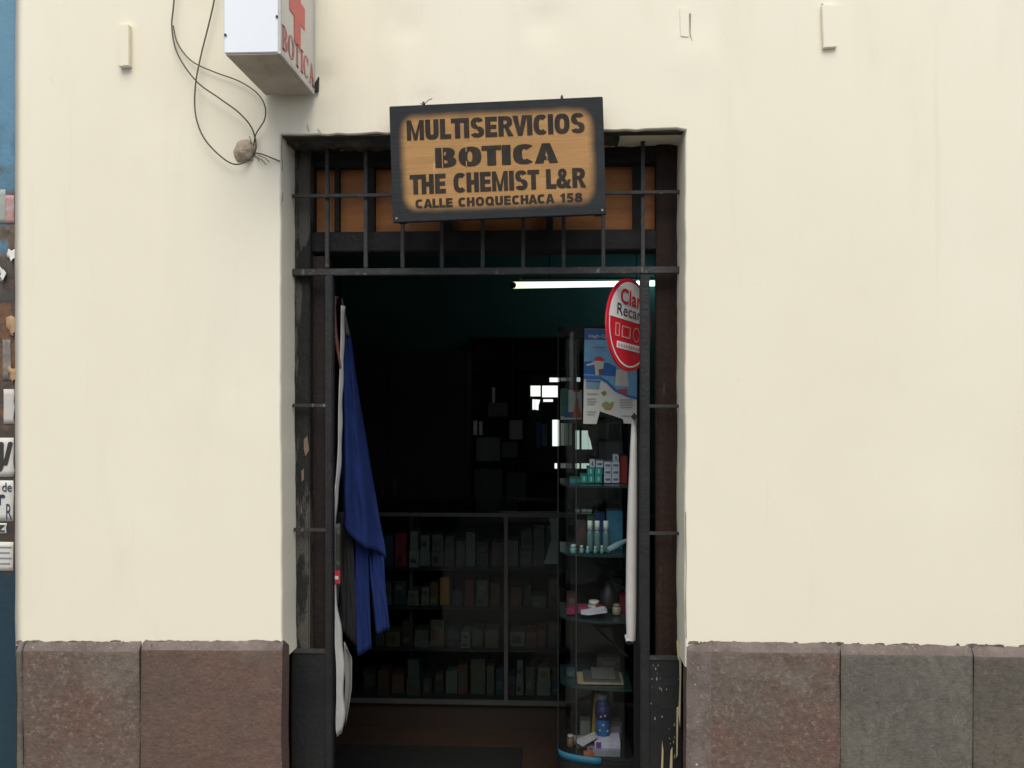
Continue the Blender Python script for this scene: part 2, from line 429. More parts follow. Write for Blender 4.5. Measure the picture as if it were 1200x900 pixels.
kT = min(range(len(zs)), key=lambda k: abs(zs[k] - (DZ + RAD)))
for i in range(len(xs) - 1):
    for k in range(len(zs) - 1):
        if iL <= i < iR and k < kT: continue
        fs.append((vid(i, k), vid(i + 1, k), vid(i + 1, k + 1), vid(i, k + 1)))
# rounded arris and reveal of the doorway: left side up, over the top, right side down
loop = [(iL, k) for k in range(0, kT + 1)] + [(i, kT) for i in range(iL + 1, iR)] + [(iR, k) for k in range(kT, -1, -1)]
prev = [vid(*q) for q in loop]
for (g, dep) in ((.35, .001), (.75, .004), (1.0, .010), (1.05, .05), (1.1, .11), (1.1, .46)):
    cur = []
    for (i, k), p0 in zip(loop, [idx[q] for q in loop]):
        v = vs[p0].copy()
        if i == iL: v.x += RAD * g
        if i == iR: v.x -= RAD * g
        if k == kT: v.z -= RAD * g
        v.y += dep
        cur.append(len(vs)); vs.append(v)
    for a in range(len(loop) - 1):
        fs.append((prev[a], prev[a + 1], cur[a + 1], cur[a]))
    prev = cur
# left return of the house corner
col_l = [vid(0, k) for k in range(len(zs))]
back = []
for q in col_l:
    v = vs[q].copy(); v.y = .3; back.append(len(vs)); vs.append(v)
for k in range(len(zs) - 1): fs.append((col_l[k], col_l[k + 1], back[k + 1], back[k]))
mb.add(vs, fs, 0, True)
wall = mb.build('wall', M_plaster, house, normals=True)
wnm = wall.modifiers.new('weighted_normals', 'WEIGHTED_NORMAL'); wnm.weight = 80; wnm.mode = 'FACE_AREA'
# masonry core behind the plaster and the low backing behind the plinth
core = MB()
core.box(XL + .01, DX0 - .03, .03, .45, 0, HT - .02).box(DX1 + .03, XR, .03, .45, 0, HT - .02).box(DX0 - .03, DX1 + .03, .03, .45, DZ + .04, HT - .02)
core.build('masonry_core', M_mortar, house)
# roof
rf = MB(); rf.box(XL, XR, -.06, 5.2, HT, HT + .18); rf.build('roof', M_tile, house)

# plinth stones, each worked with a chamfered top and its own margins
def stone(px0, px1, m, cl=.004, cr=.004, seed=0, tr=0.0):
    x0, x1 = at(px0, 800, -.02).x, at(px1, 800, -.02).x
    z1 = PZ + .003 + .004 * math.sin(seed * 2.3)
    ch = .026
    gx = [x0 + (x1 - x0) * i / max(6, int((x1 - x0) / .010)) for i in range(max(6, int((x1 - x0) / .010)) + 1)]
    gz = sorted(set([z1 * i / 70 for i in range(71)] + [z1 - ch, z1 - ch * .5, z1 - .004]))
    rows = []; mi = []
    for z in gz:
        r = []
        for x in gx:
            y = -.020
            if z > z1 - ch: y += .017 * ((z - (z1 - ch)) / ch) ** 1.2
            ex = min(1, (x - x0) / cl); er = min(1, (x1 - x) / cr)
            y += (.013 if cl > .03 else .006) * (1 - ex) + .006 * (1 - er)
            y += .005 * fbm(x + seed, z, 3) + .0012 * fbm(x + seed, z + 9, 14) + .0014 * fbm(x, z + seed, 60)
            zj = z
            if z > z1 - .001: zj += .004 * noise.noise(Vector((x * 16, seed, 1))) + .004 * noise.noise(Vector((x * 50, seed, 5)))
            zj *= pz_at(x) / PZ
            xj = x
            if x in (gx[0], gx[-1]): xj += .003 * noise.noise(Vector((seed, x, z * 9)))
            r.append((xj, y, zj))
        rows.append(r)
    b = MB(); b.sheet(rows)
    n = len(gx); nr = len(gz)
    nf = len(b.f)
    for q in range(nf):
        rr = q // (n - 1); cc = q % (n - 1)
        if gz[rr] >= z1 - ch - .001 or (cl > .03 and gx[cc] < x0 + cl * .9): b.mi[q] = 1
    # skirt back into the wall
    def sk(path):
        vs_ = [rows[r][c] for r, c in path]; k = len(vs_)
        b.add(vs_ + [(v[0], .06, min(v[2], z1 - .035)) for v in vs_], [(i, i + 1, i + 1 + k, i + k) for i in range(k - 1)], 0)
    sk([(r, 0) for r in range(nr)]); sk([(nr - 1, c) for c in range(n)]); sk([(r, n - 1) for r in range(nr)])
    return b.build('plinth_stone', [m, M_ledge], house)
for s_ in ((18.5, 25.2, M_stone_grey, .003, .003), (25.8, 163, M_stone_rough, .003, .003), (163.7, 329.3, M_stone_red, .003, .020),
           (805, 984.8, M_stone_rough, .075, .003), (986.2, 1141, M_stone_grey, .003, .003), (1142, 1330, M_stone_brown, .003, .003),
           (1333, 1500, M_stone_red, .006, .006), (1503, 1700, M_stone_grey, .006, .006)):
    stone(*s_[:5], seed=s_[0] * .37)
# broken plaster lip where the wall meets the ledge
lip = MB()
for a, b_ in ((19, 329), (806, 1500)):
    x = a
    while x < b_:
        w = random.uniform(4, 16)
        if random.random() < .5:
            p0 = at(x, 756, 0); p1 = at(min(x + w, b_), 756, 0)
            h = random.uniform(.002, .0055)
            zq_ = pz_at((p0.x + p1.x) / 2)
            lip.prism([(p0.x, -.004, zq_ - .004), (p1.x, -.004, zq_ - .004), (p1.x - .004, -.003, zq_ + h), ((p0.x + p1.x) / 2, -.003, zq_ + h * 1.3), (p0.x + .003, -.003, zq_ + h * .7)], (0, .02, 0))
        x += w * .7
lip.build_each('broken_plaster_edge', mat('dirty_plaster_edge', (.16, .14, .11), .95, (.06, .05, .04), 20), house)
mo = MB(); mo.box(XL + .004, at(331, 0, 0).x, -.0045, .028, 0, PZ - .026); mo.box(at(806, 0, 0).x, XR - .02, -.0045, .028, 0, PZ - .026)
mo.build_each('mortar_bed', M_mortar, house)
# hairline cracks beside the doorway head
ck = MB()
for pts in (((331, 157), (330, 175), (331, 200)), ((331.5, 226), (331, 236)), ((360, 146), (362, 154)), ((372, 151), (376, 156)), ((803.5, 600), (804.2, 660), (803.6, 700), (804.2, 748))):
    ck.tube([at(px, py, -.0015) for px, py in pts], .0009, 5)
ck.build_each('crack', M_mortar, house)
# plaster stubs left on the wall
def stub(pts, Yf, nm='plaster_stub'):
    b = MB(); b.prism([at(px, py, Yf) for px, py in pts], (0, abs(Yf) + .015, 0))
    return b.build(nm, M_plaster, house, bevel=.002)
stub(((137.5, 28), (151, 28), (151, 77), (138.5, 78)), -.020)
stub(((963, 5), (981, 5.5), (981, 55), (965, 56)), -.014)
sk_ = MB()
sk_.prism([at(px, py, -.004) for px, py in ((963, 4), (965, 5), (964, 17), (962.5, 16))], (0, .01, 0))
sk_.prism([at(px, py, -.0035) for px, py in ((808, 16), (809.5, 15), (809, 40), (811.5, 48), (808.5, 40))], (0, .01, 0))
sk_.build_each('plaster_gap_shade', mat('gap_shade_tone', (.2, .18, .13), .95), house)  # dark slivers: shade beside the stub and patch put into colour
stub(((796, 9), (807.5, 8), (808, 44), (797, 43)), -.0035, 'plaster_patch')

# interior of the shop
RX0, RX1, RY1, RZ = -1.45, 1.0, 3.3, 2.72
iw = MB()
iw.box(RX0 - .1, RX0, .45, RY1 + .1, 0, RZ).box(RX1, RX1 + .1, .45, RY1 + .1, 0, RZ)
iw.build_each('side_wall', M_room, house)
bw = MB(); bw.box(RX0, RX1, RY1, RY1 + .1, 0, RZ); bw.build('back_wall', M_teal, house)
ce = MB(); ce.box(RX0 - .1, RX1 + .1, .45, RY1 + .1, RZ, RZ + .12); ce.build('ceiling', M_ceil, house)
FZ = .05
tag(MB().box(RX0, RX1, -.0, RY1, -.1, FZ).build('shop_floor', M_floor, keep=True), 'dark red brown shop floor', None, None, 'structure')

# wooden frame and transom inside the doorway
FY = .165
fr = MB(); fr.pbox(341, 363, 150, 1010, FY - .02, .13); fr.build('door_post', M_peel, house, bevel=.004)
fr = MB(); fr.pbox(363.5, 381, 300, 1010, FY + .02, .10); fr.build('door_jamb', M_brown, house, bevel=.003)
fr = MB(); fr.pbox(769, 804, 160, 1010, FY, .045); fr.build('door_jamb', M_brownR, house, bevel=.004)
lt = MB(); lt.pbox(343, 800, 150, 193, FY + .012, .20); lt.build('lintel_beam', M_beam, house, bevel=.004)
tb = MB(); tb.pbox(364, 783, 270, 294, FY + .01, .10); tb.build('transom_beam', M_beam, house, bevel=.004)
tp = MB(); tp.pbox(364, 783, 190, 272, FY + .06, .02); tp.build('transom_panel', M_transom, house)
for a, b_ in ((360, 368.5), (392, 397), (430.5, 438.5), (742, 752), (778, 786), (520, 528), (640, 648)):
    q = MB(); q.pbox(a, b_, 192, 271, FY + .03, .03); q.build('transom_mullion', M_beam, house)
# crumbled plaster hanging over the lintel
so = MB(); so.box(DX0 + .002, DX1 - .002, .010, .045, DZ - .0035, DZ + .02); so.build('soffit_shade_strip', mat('soffit_shade', (.055, .05, .035), .95, (.03, .028, .02), 14), house)  # dark strip: shade under the doorway head put into its colour
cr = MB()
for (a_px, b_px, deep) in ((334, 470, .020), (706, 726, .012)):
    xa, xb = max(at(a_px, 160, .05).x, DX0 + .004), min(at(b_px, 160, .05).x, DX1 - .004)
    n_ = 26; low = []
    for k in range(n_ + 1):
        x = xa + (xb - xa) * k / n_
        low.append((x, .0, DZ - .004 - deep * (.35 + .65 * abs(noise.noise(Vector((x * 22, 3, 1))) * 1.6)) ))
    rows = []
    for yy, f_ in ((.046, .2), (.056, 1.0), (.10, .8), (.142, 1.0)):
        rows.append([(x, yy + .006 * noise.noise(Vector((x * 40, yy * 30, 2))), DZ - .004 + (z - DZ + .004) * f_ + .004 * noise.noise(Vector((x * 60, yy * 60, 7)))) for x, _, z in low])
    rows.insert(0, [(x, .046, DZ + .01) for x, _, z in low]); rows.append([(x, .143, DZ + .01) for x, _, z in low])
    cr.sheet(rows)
cr.build_each('crumbled_plaster', mat('shade_dark_plaster', (.10, .09, .07), .95, (.02, .019, .017), 12, bump=.6, bscale=50), house)  # crumbled plaster with the shade of the soffit put into its dark colour

# iron security grille set in the doorway (rail, bars, posts and kick plates)
GY = .115
def gpart(name, m, mb_, lab=None, bev=.0015):
    o = mb_.build(name, m, grille, bevel=bev)
    if lab: o['label'] = lab
    return o
gb = MB(); gb.pbox(342, 797, 313.5, 321.5, GY, .022)
grille = gb.build('security_grille', M_iron, house, bevel=.002)
for px in (383, 428.3, 471.5, 517.5, 565.5, 613, 660.5, 707, 753.5):
    top = 163 if px < 460 or px > 720 else 200
    gpart('bar', M_iron, MB().pbox(px - 2.2, px + 2.2, top, 314, GY + .004, .014))
gpart('cross_bar', M_iron, MB().pbox(342, 799, 225.0, 229.2, GY - .008, .010))
for a, b_, y in ((342, 383, 473.2), (760, 796, 474), (342, 383, 619.2), (760, 797, 623.2)):
    gpart('cross_bar', M_iron, MB().pbox(a, b_, y, y + 4, GY + .002, .010))
gpart('gate_post', M_black, MB().pbox(380.5, 389.5, 321, 1004, GY + .001, .035), None, .003)
gpart('gate_post', M_black, MB().pbox(750.5, 761.5, 321, 1004, GY + .001, .035), None, .003)
gpart('kick_plate', M_chipped, MB().pbox(341.5, 381, 764, 1004, GY + .006, .010), 'plain black kick plate of the gate')
gpart('kick_plate', M_chipped, MB().pbox(761.5, 799, 772, 1004, GY + .006, .010), 'chipped black kick plate of the gate')
gpart('plate_rim', M_iron, MB().pbox(342, 381, 761.5, 766, GY + .002, .016))
gpart('plate_rim', M_iron, MB().pbox(761, 798, 769.5, 774, GY + .002, .016))
# straw coloured splinters of old paint at the foot of the right jamb
M_straw = mat('straw_paint', (.50, .42, .25), .8, (.36, .28, .15), 20, (3, 1, .3))
for pts in (((796, 755), (799, 752), (798, 800), (797, 852), (795, 838), (796.5, 800)), ((793, 830), (795, 828), (794, 885), (792.5, 888)),
            ((776, 868), (777.5, 880), (777, 905), (774.5, 905)), ((786, 880), (788, 876), (788, 905), (784.5, 905)), ((793, 752), (796, 748), (796, 775), (794, 770))):
    MB().prism([at(px, py, GY - .004) for px, py in pts], (0, .004, 0)).build('paint_splinter', M_straw, house)
fl = MB()
for _ in range(24):
    px, py = random.uniform(763, 796), random.uniform(778, 900)
    if random.random() < .45: px, py = random.uniform(763, 778), random.uniform(776, 850)
    w, h = random.uniform(.3, 1.0), random.uniform(.6, 2.8)
    fl.prism([at(px - w, py, GY + .0045), ] and [at(px - w, py + h * .3, GY + .0045), at(px, py - h, GY + .0045), at(px + w, py, GY + .0045), at(px + w * .3, py + h, GY + .0045)], (0, .0025, 0))
fl.build_each('paint_chip', mat('pale_chip', (.24, .23, .20), .8), house)
fl = MB()
for pts in (((356, 515), (360, 511), (362, 528), (358, 535), (356, 526)), ((353, 552), (356, 549), (356, 562), (353.5, 565)), ((352, 585), (354, 600), (353, 604))):
    fl.prism([at(px, py, FY - .0235) for px, py in pts], (0, .006, 0))
fl.build_each('paint_chip', mat('bare_wood_chip', (.20, .13, .09), .8), house)

# ------------------------------------------------------------------ neighbour's blue metal shutter, left of the house corner
def shutter_mat():
    m = bpy.data.materials.new('weathered_blue_metal'); m.use_nodes = True
    nt = m.node_tree; N = nt.nodes; L = nt.links; b = N['Principled BSDF']; b.inputs['Roughness'].default_value = .6
    tc = N.new('ShaderNodeTexCoord'); sp = N.new('ShaderNodeSeparateXYZ'); L.new(tc.outputs['Object'], sp.inputs[0])
    n = N.new('ShaderNodeTexNoise'); n.inputs['Scale'].default_value = 13; n.inputs['Detail'].default_value = 9; n.inputs['Roughness'].default_value = .65; L.new(tc.outputs['Object'], n.inputs['Vector'])
    ma = N.new('ShaderNodeMath'); ma.operation = 'MULTIPLY_ADD'; ma.inputs[1].default_value = 1.5; L.new(n.outputs['Fac'], ma.inputs[0]); L.new(sp.outputs['Z'], ma.inputs[2])
    cr_ = N.new('ShaderNodeValToRGB'); mr = N.new('ShaderNodeMapRange'); mr.inputs[1].default_value = 1.5; mr.inputs[2].default_value = 3.7
    L.new(ma.outputs[0], mr.inputs[0]); L.new(mr.outputs[0], cr_.inputs[0])
    e = cr_.color_ramp.elements
    e[0].position = .0; e[0].color = (.010, .035, .055, 1); e[1].position = 1; e[1].color = (.11, .24, .33, 1)
    for p, c in ((.14, (.010, .035, .055)), (.17, (.05, .03, .02)), (.40, (.065, .05, .038)), (.46, (.16, .075, .035)), (.52, (.04, .035, .03)), (.60, (.07, .06, .045)), (.64, (.13, .08, .045)), (.68, (.07, .16, .22)), (.80, (.10, .225, .32))):
        q = e.new(p); q.color = (*c, 1)
    L.new(cr_.outputs[0], b.inputs['Base Color'])
    bp = N.new('ShaderNodeBump'); bp.inputs['Strength'].default_value = .4; bp.inputs['Distance'].default_value = .01
    L.new(n.outputs['Fac'], bp.inputs['Height']); L.new(bp.outputs[0], b.inputs['Normal'])
    return m
SH_Y = .035
shut = thing('metal_shutter', (-2.3, SH_Y, 0), 'weathered blue metal shutter with rust and torn posters beside the cream wall', 'shutter')
q = MB().box(-3.2, XL - .012, SH_Y, SH_Y + .05, 0, HT)
q.build('panel', shutter_mat(), shut)
q = MB().box(XL - .010, XL - .001, SH_Y - .012, SH_Y + .05, 0, HT); q.build('edge_strip', M_black, shut)
# posters and torn paper pasted on it
def poster(name, label, px1, py0, py1, w, m, cat='poster', curl=0):
    a = at(px1, py0, SH_Y); b_ = at(px1, py1, SH_Y)
    x1 = a.x; x0 = x1 - w
    rows = []
    for r in range(7):
        z = b_.z + (a.z - b_.z) * r / 6
        rows.append([(x0 + (x1 - x0) * c / 10 + (.006 * noise.noise(Vector((z * 55, c, 1))) if c == 10 else 0), SH_Y - .0016 - .0012 * abs(noise.noise(Vector((c * .5, r * .4, px1 + py0)))), z) for c in range(11)])
    o = MB().sheet(rows).build(name, m, solid=.0004)
    return tag(o, label, cat), x0, x1, b_.z, a.z
def lettering(parent, items, m, Y):
    b = MB()
    for body, x0, x1, z0, z1, bold in items:
        add_text(b, body, x0, x1, z0, z1, lambda u, w: (u, Y, w), bold)
    return b.build('lettering', m, parent)
o, x0, x1, z0, z1 = poster('poster', 'white pasted poster with large handwritten black strokes on the shutter', 16.5, 513, 559, .20, M_paper)
lettering(o, [('V/J/', x1 - .13, x1 - .002, z0 + .015, z1 - .012, .05)], M_ink, SH_Y - .0036)
o, x0, x1, z0, z1 = poster('poster', 'white pasted poster with small blue black handwriting, below the large strokes', 16, 563, 611, .20, M_paper)
lettering(o, [('de', x1 - .035, x1 - .004, z1 - .035, z1 - .006, .01), ('r', x1 - .05, x1 - .025, z0 + .05, z0 + .085, .08), ('R', x1 - .022, x1 - .004, z0 + .006, z0 + .055, .0)], mat('blue_black_ink', (.03, .035, .08), .6), SH_Y - .0036)
o, x0, x1, z0, z1 = poster('poster', 'narrow torn white strip of poster with heavy black letters', 8, 613, 625, .12, M_paper)
lettering(o, [('EN Z', x0 + .02, x1 - .004, z0 + .005, z1 - .005, .08)], M_ink, SH_Y - .0036)
o, x0, x1, z0, z1 = poster('poster', 'white poster with fine lines of print, lowest on the shutter', 16, 635, 669, .20, M_paper)
b = MB()
for k in range(4):
    zz = z1 - .018 - k * .017
    b.box(x0 + .02, x1 - .004 - .006 * (k % 2), SH_Y - .0042, SH_Y - .0036, zz, zz + .0035)
b.build('print', mat('grey_print', (.25, .25, .25), .7), o)
poster('paper_sheet', 'blank cream paper sheet pasted on the rusty part of the shutter', 17, 456, 497, .034, mat('cream_paper', (.56, .54, .49), .8), 'paper')
poster('paper_sheet', 'grey crumpled paper remnant above the blank cream sheet', 13, 398, 446, .026, mat('grey_paper', (.26, .24, .21), .9, (.11, .10, .09), 30), 'paper')
poster('paper_sheet', 'torn pink and white paper scrap high on the shutter', 17, 229, 262, .028, mat('pink_paper', (.42, .36, .34), .8, (.42, .12, .13), 30), 'paper')
poster('paper_sheet', 'pale greenish torn paper left of the pink scrap', 7, 222, 262, .03, mat('pale_green_paper', (.36, .38, .35), .8, (.24, .27, .24), 20), 'paper')
def scrap(label, px0, px1, py0, py1, m, seed):
    rnd = random.Random(seed); rows = []
    for r in range(6):
        row = []
        for c in range(6):
            u, v = c / 5, r / 5
            wv = (.35 + .65 * math.sin(math.pi * min(1, v + .15)))
            p = at(px0 + (px1 - px0) * (.5 + (u - .5) * wv) + rnd.uniform(-1.6, 1.6), py0 + (py1 - py0) * v + rnd.uniform(-2, 2) + (u - .5) * 4, SH_Y)
            row.append((p.x, SH_Y - .003 - .012 * v * u - rnd.uniform(0, .003), p.z))
        rows.append(row)
    tag(MB().sheet(rows).build('paper_scrap', m, solid=.0008), label, 'paper scrap')
M_tanp = mat('tan_paper', (.40, .27, .15), .85, (.27, .16, .085), 30)
scrap('pale curled paper scrap at the corner of the cream wall', 8, 21, 293, 306, M_paper, 1)
scrap('tan curled torn paper peeling from the shutter edge, the larger one', 7, 24, 371, 393, M_tanp, 2)
scrap('tan curled torn paper peeling from the shutter edge, the smaller lower one', 9, 23, 430, 449, M_tanp, 3)
scrap('pale torn scrap on the dark rust left of the curled one', 0, 8, 316, 330, M_paper, 4)

# ------------------------------------------------------------------ projecting light box sign
Lx0, Lx1 = at(310, 113, 0).x, at(367.5, 112, 0).x
LY, LZ0, LZ1 = -.345, at(340, 113, 0).z, 2.98
Lx0 = Lx1 - .147
lb = thing('light_box_sign', ((Lx0 + Lx1) / 2, -.17, LZ0), 'white projecting light box with a red cross on its side', 'sign')
q = MB().box(Lx0, Lx1, LY, -.012, LZ0 + .004, LZ1); q.build('housing', M_white, lb, bevel=.002)
q = MB().box(Lx0 + .004, Lx1 - .004, LY + .004, -.014, LZ0, LZ0 + .0035); q.build('bottom_plate', M_boxbot, lb)
q = MB().box(Lx1 + .0005, Lx1 + .004, LY + .008, -.018, LZ0 + .012, LZ1 - .008); q.build('side_panel', M_acryl, lb)
q = MB().box(Lx0 - .004, Lx0 - .0005, LY + .008, -.018, LZ0 + .012, LZ1 - .008); q.build('side_panel', M_acryl, lb)
q = MB()
for (y0_, y1_, z0_, z1_) in ((LY - .001, LY + .008, LZ0, LZ1), (-.018, -.010, LZ0, LZ1), (LY + .008, -.018, LZ0, LZ0 + .011)):
    q.box(Lx1 - .002, Lx1 + .006, y0_, y1_, z0_ , z1_)
q.build('rim', mat('dirty_white_trim', (.55, .54, .50), .6), lb)
xc = Lx1 + .0052
q = MB()   # cross
cy, cz, aw, al = -.188, 2.722, .031, .098
q.prism([(xc, cy + u, cz + w) for u, w in ((-aw, -al), (aw, -al), (aw, -aw), (al * .75, -aw), (al * .75, aw), (aw, aw), (aw, al), (-aw, al), (-aw, aw), (-al * .75, aw), (-al * .75, -aw), (-aw, -aw))], (.0008, 0, 0))
q.build('cross', M_redfade, lb)
q = MB()   # serif capitals B O T I C A cut from vinyl
def bar(u0, u1, w0, w1, y0, wd, z0, h): q.add([(xc + .0008, y0 + u * wd, z0 + w * h) for u, w in ((u0, w0), (u1, w0), (u1, w1), (u0, w1))], [(0, 1, 2, 3)])
def ring(cu, cw, ru, rw, t, a0, a1, y0, wd, z0, h, n=16, thin=.35):
    vs_ = []
    for k in range(n + 1):
        a = math.radians(a0 + (a1 - a0) * k / n); tt = t * (thin + (1 - thin) * abs(math.cos(a)))
        for rr in (0, 1):
            vs_.append((xc + .0008, y0 + (cu + (ru - rr * tt) * math.cos(a)) * wd, z0 + (cw + (rw - rr * tt * .55) * math.sin(a)) * h))
    q.add(vs_, [(2 * k, 2 * k + 1, 2 * k + 3, 2 * k + 2) for k in range(n)])
ws = [.056, .062, .056, .032, .058, .060]; y0 = -.332; zb, hh = LZ0 + .020, .066
for ch, wd in zip('BOTICA', ws):
    A = (y0, wd * .92, zb, hh)
    if ch == 'B':
        bar(.16, .38, 0, 1, *A); bar(0, .5, 0, .07, *A); bar(0, .5, .93, 1, *A); ring(.45, .74, .42, .26, .22, -90, 90, *A); ring(.45, .26, .5, .26, .24, -90, 90, *A)
    elif ch == 'O': ring(.5, .5, .5, .5, .25, 0, 360, *A, n=24)
    elif ch == 'T':
        bar(.38, .62, 0, 1, *A); bar(.22, .78, 0, .07, *A); bar(.02, .98, .92, 1, *A); bar(.02, .12, .74, .92, *A); bar(.88, .98, .74, .92, *A)
    elif ch == 'I': bar(.28, .72, 0, 1, *A); bar(.02, .98, 0, .07, *A); bar(.02, .98, .93, 1, *A)
    elif ch == 'C': ring(.52, .5, .5, .5, .25, 45, 315, *A, n=20); bar(.82, .92, .66, .95, *A)
    else:
        q.add([(xc + .0008, A[0] + u * A[1], A[2] + w * A[3]) for u, w in ((.10, 0), (.2, 0), (.5, .82), (.48, 1))], [(0, 1, 2, 3)])
        q.add([(xc + .0008, A[0] + u * A[1], A[2] + w * A[3]) for u, w in ((.66, 0), (.92, 0), (.56, 1), (.46, 1))], [(0, 1, 2, 3)])
        bar(.26, .72, .28, .35, *A); bar(0, .32, 0, .06, *A); bar(.56, 1.02, 0, .06, *A)
    y0 += wd
q.build('lettering', mat('faded_red_letters', (.60, .17, .16), .7), lb)
for x, z in ((Lx0 + .004, LZ0 + .052), (Lx1 - .004, LZ0 + .098)):
    q = MB(); q.tube([(x, LY - .003, z), (x, LY + .004, z)], .0035, 10); q.build('screw', M_black, lb)
q = MB(); q.prism([(Lx1 + .004, -.012, LZ0 + .03), (Lx1 + .018, -.012, LZ0 + .055), (Lx1 + .016, -.012, LZ0 + .012), (Lx1 + .004, -.012, LZ0 + .01)], (0, .012, 0)); q.build('mortar_fixing', M_mortar, lb)

# ------------------------------------------------------------------ wooden name board
def board_mat():
    m = bpy.data.materials.new('sprayed_wood_board'); m.use_nodes = True
    nt = m.node_tree; N = nt.nodes; L = nt.links; b = N['Principled BSDF']; b.inputs['Roughness'].default_value = .65; b.inputs['Specular IOR Level'].default_value = .2
    tc = N.new('ShaderNodeTexCoord'); sp = N.new('ShaderNodeSeparateXYZ'); L.new(tc.outputs['Object'], sp.inputs[0])
    def math_(op, a, c=None, cl=False):
        x = N.new('ShaderNodeMath'); x.operation = op; x.use_clamp = cl
        for i, v in enumerate((a, c)):
            if v is None: continue
            if isinstance(v, (int, float)): x.inputs[i].default_value = v
            else: L.new(v, x.inputs[i])
        return x.outputs[0]
    def nz(s, st, det=6):
        mp = N.new('ShaderNodeMapping'); mp.inputs['Scale'].default_value = st; L.new(tc.outputs['Object'], mp.inputs[0])
        n = N.new('ShaderNodeTexNoise'); n.inputs['Scale'].default_value = s; n.inputs['Detail'].default_value = det; L.new(mp.outputs[0], n.inputs[0]); return n.outputs['Fac']
    # rounded-rectangle distance: dark spray round the rim is paint on the board
    dx = math_('MAXIMUM', math_('SUBTRACT', math_('ABSOLUTE', sp.outputs['X']), .278 - .040), 0.0)
    dz = math_('MAXIMUM', math_('SUBTRACT', math_('ABSOLUTE', math_('SUBTRACT', sp.outputs['Z'], .173)), .136 - .040), 0.0)
    dist = math_('SQRT', math_('ADD', math_('MULTIPLY', dx, dx), math_('MULTIPLY', dz, dz)))
    dist = math_('ADD', dist, math_('MULTIPLY', math_('SUBTRACT', nz(9, (1, 1, 1)), .5), .016))
    mr = N.new('ShaderNodeMapRange'); mr.interpolation_type = 'SMOOTHSTEP'; mr.inputs[1].default_value = .024; mr.inputs[2].default_value = .056; L.new(dist, mr.inputs[0])
    wood = N.new('ShaderNodeMix'); wood.data_type = 'RGBA'; L.new(math_('MULTIPLY', math_('SUBTRACT', nz(14, (.35, 1, 3.0)), .3), 2.2, True), wood.inputs[0])
    wood.inputs[6].default_value = (.41, .228, .086, 1); wood.inputs[7].default_value = (.315, .172, .066, 1)
    st = N.new('ShaderNodeMix'); st.data_type = 'RGBA'; L.new(math_('MULTIPLY', math_('SUBTRACT', nz(7, (1, 1, 1)), .54), 3.5, True), st.inputs[0])
    L.new(wood.outputs[2], st.inputs[6]); st.inputs[7].default_value = (.20, .095, .04, 1)
    mx = N.new('ShaderNodeMix'); mx.data_type = 'RGBA'; L.new(mr.outputs[0], mx.inputs[0]); L.new(st.outputs[2], mx.inputs[6])
    sc2 = N.new('ShaderNodeMix'); sc2.data_type = 'RGBA'; L.new(math_('MULTIPLY', math_('SUBTRACT', nz(30, (1, 1, .35)), .66), 9.0, True), sc2.inputs[0])
    L.new(st.outputs[2], sc2.inputs[6]); sc2.inputs[7].default_value = (.50, .33, .16, 1); L.new(sc2.outputs[2], mx.inputs[6])
    ed = N.new('ShaderNodeMix'); ed.data_type = 'RGBA'; L.new(nz(22, (1, 1, 1)), ed.inputs[0]); ed.inputs[6].default_value = (.012, .014, .016, 1); ed.inputs[7].default_value = (.026, .028, .029, 1)
    L.new(ed.outputs[2], mx.inputs[7]); L.new(mx.outputs[2], b.inputs['Base Color'])
    bp = N.new('ShaderNodeBump'); bp.inputs['Strength'].default_value = .25; bp.inputs['Distance'].default_value = .004
    L.new(nz(40, (.4, 1, 3)), bp.inputs['Height']); L.new(bp.outputs[0], b.inputs['Normal'])
    return m
SY = -.055
PM = F / (SY - CAM.y)             # pixels per metre on the board
sc_ = at(584.7, 187.3, SY)
SW, SH_ = 251.5 / PM, 137.5 / PM
sg = thing('name_board', (sc_.x, SY, sc_.z - SH_ / 2), 'wooden board with black stencilled shop lettering hung over the doorway', 'sign', rot=(0, -math.radians(1.75), 0))
M_board = board_mat()
q = MB().box(-SW / 2, SW / 2, 0, .018, 0, SH_); q.build('board', M_board, sg, bevel=.002, keep=True)
q = MB()
for x in (-SW / 2 + .012, SW / 2 - .034): q.box(x, x + .022, .0185, .054, .004, SH_ - .004)
q.box(-SW / 2 + .036, SW / 2 - .036, .0185, .046, .006, .03)
q.build('batten', M_beam, sg, keep=True)
q = MB()
for body, px0, px1, pa, pb, st_, gp in (('MULTISERVICIOS', -105.7, 103.5, 50.8, 27.3, .30, .075), ('BOTICA', -73, 71.5, 17, -6.3, .335, .085),
                                        ('THE CHEMIST L&R', -104, 103, -13.5, -36.5, .30, .075), ('CALLE CHOQUECHACA 158', -98, 98.5, -42.6, -53, .28, .12)):
    block_text(q, body, px0 / PM, px1 / PM, SH_ / 2 + pb / PM, SH_ / 2 + pa / PM, lambda u, w: (u, -.0012, w), st_, gp, 0, .225)
q.build('lettering', M_sign_ink, sg, keep=True)
q = MB()     # stencil bridges across the heavy word
for u, a, c in ((-64.5, -6.6, 17.2), (-36.2, -6.6, 0), (-36.2, 11, 17.2), (58.6, -2.2, 4)):
    q.box((u - .5) / PM, (u + .5) / PM, -.0026, -.0018, SH_ / 2 + a / PM, SH_ / 2 + c / PM)
q.build('stencil_bridge', mat('board_wood', (.40, .222, .09), .55, (.335, .18, .07), 14), sg, keep=True)
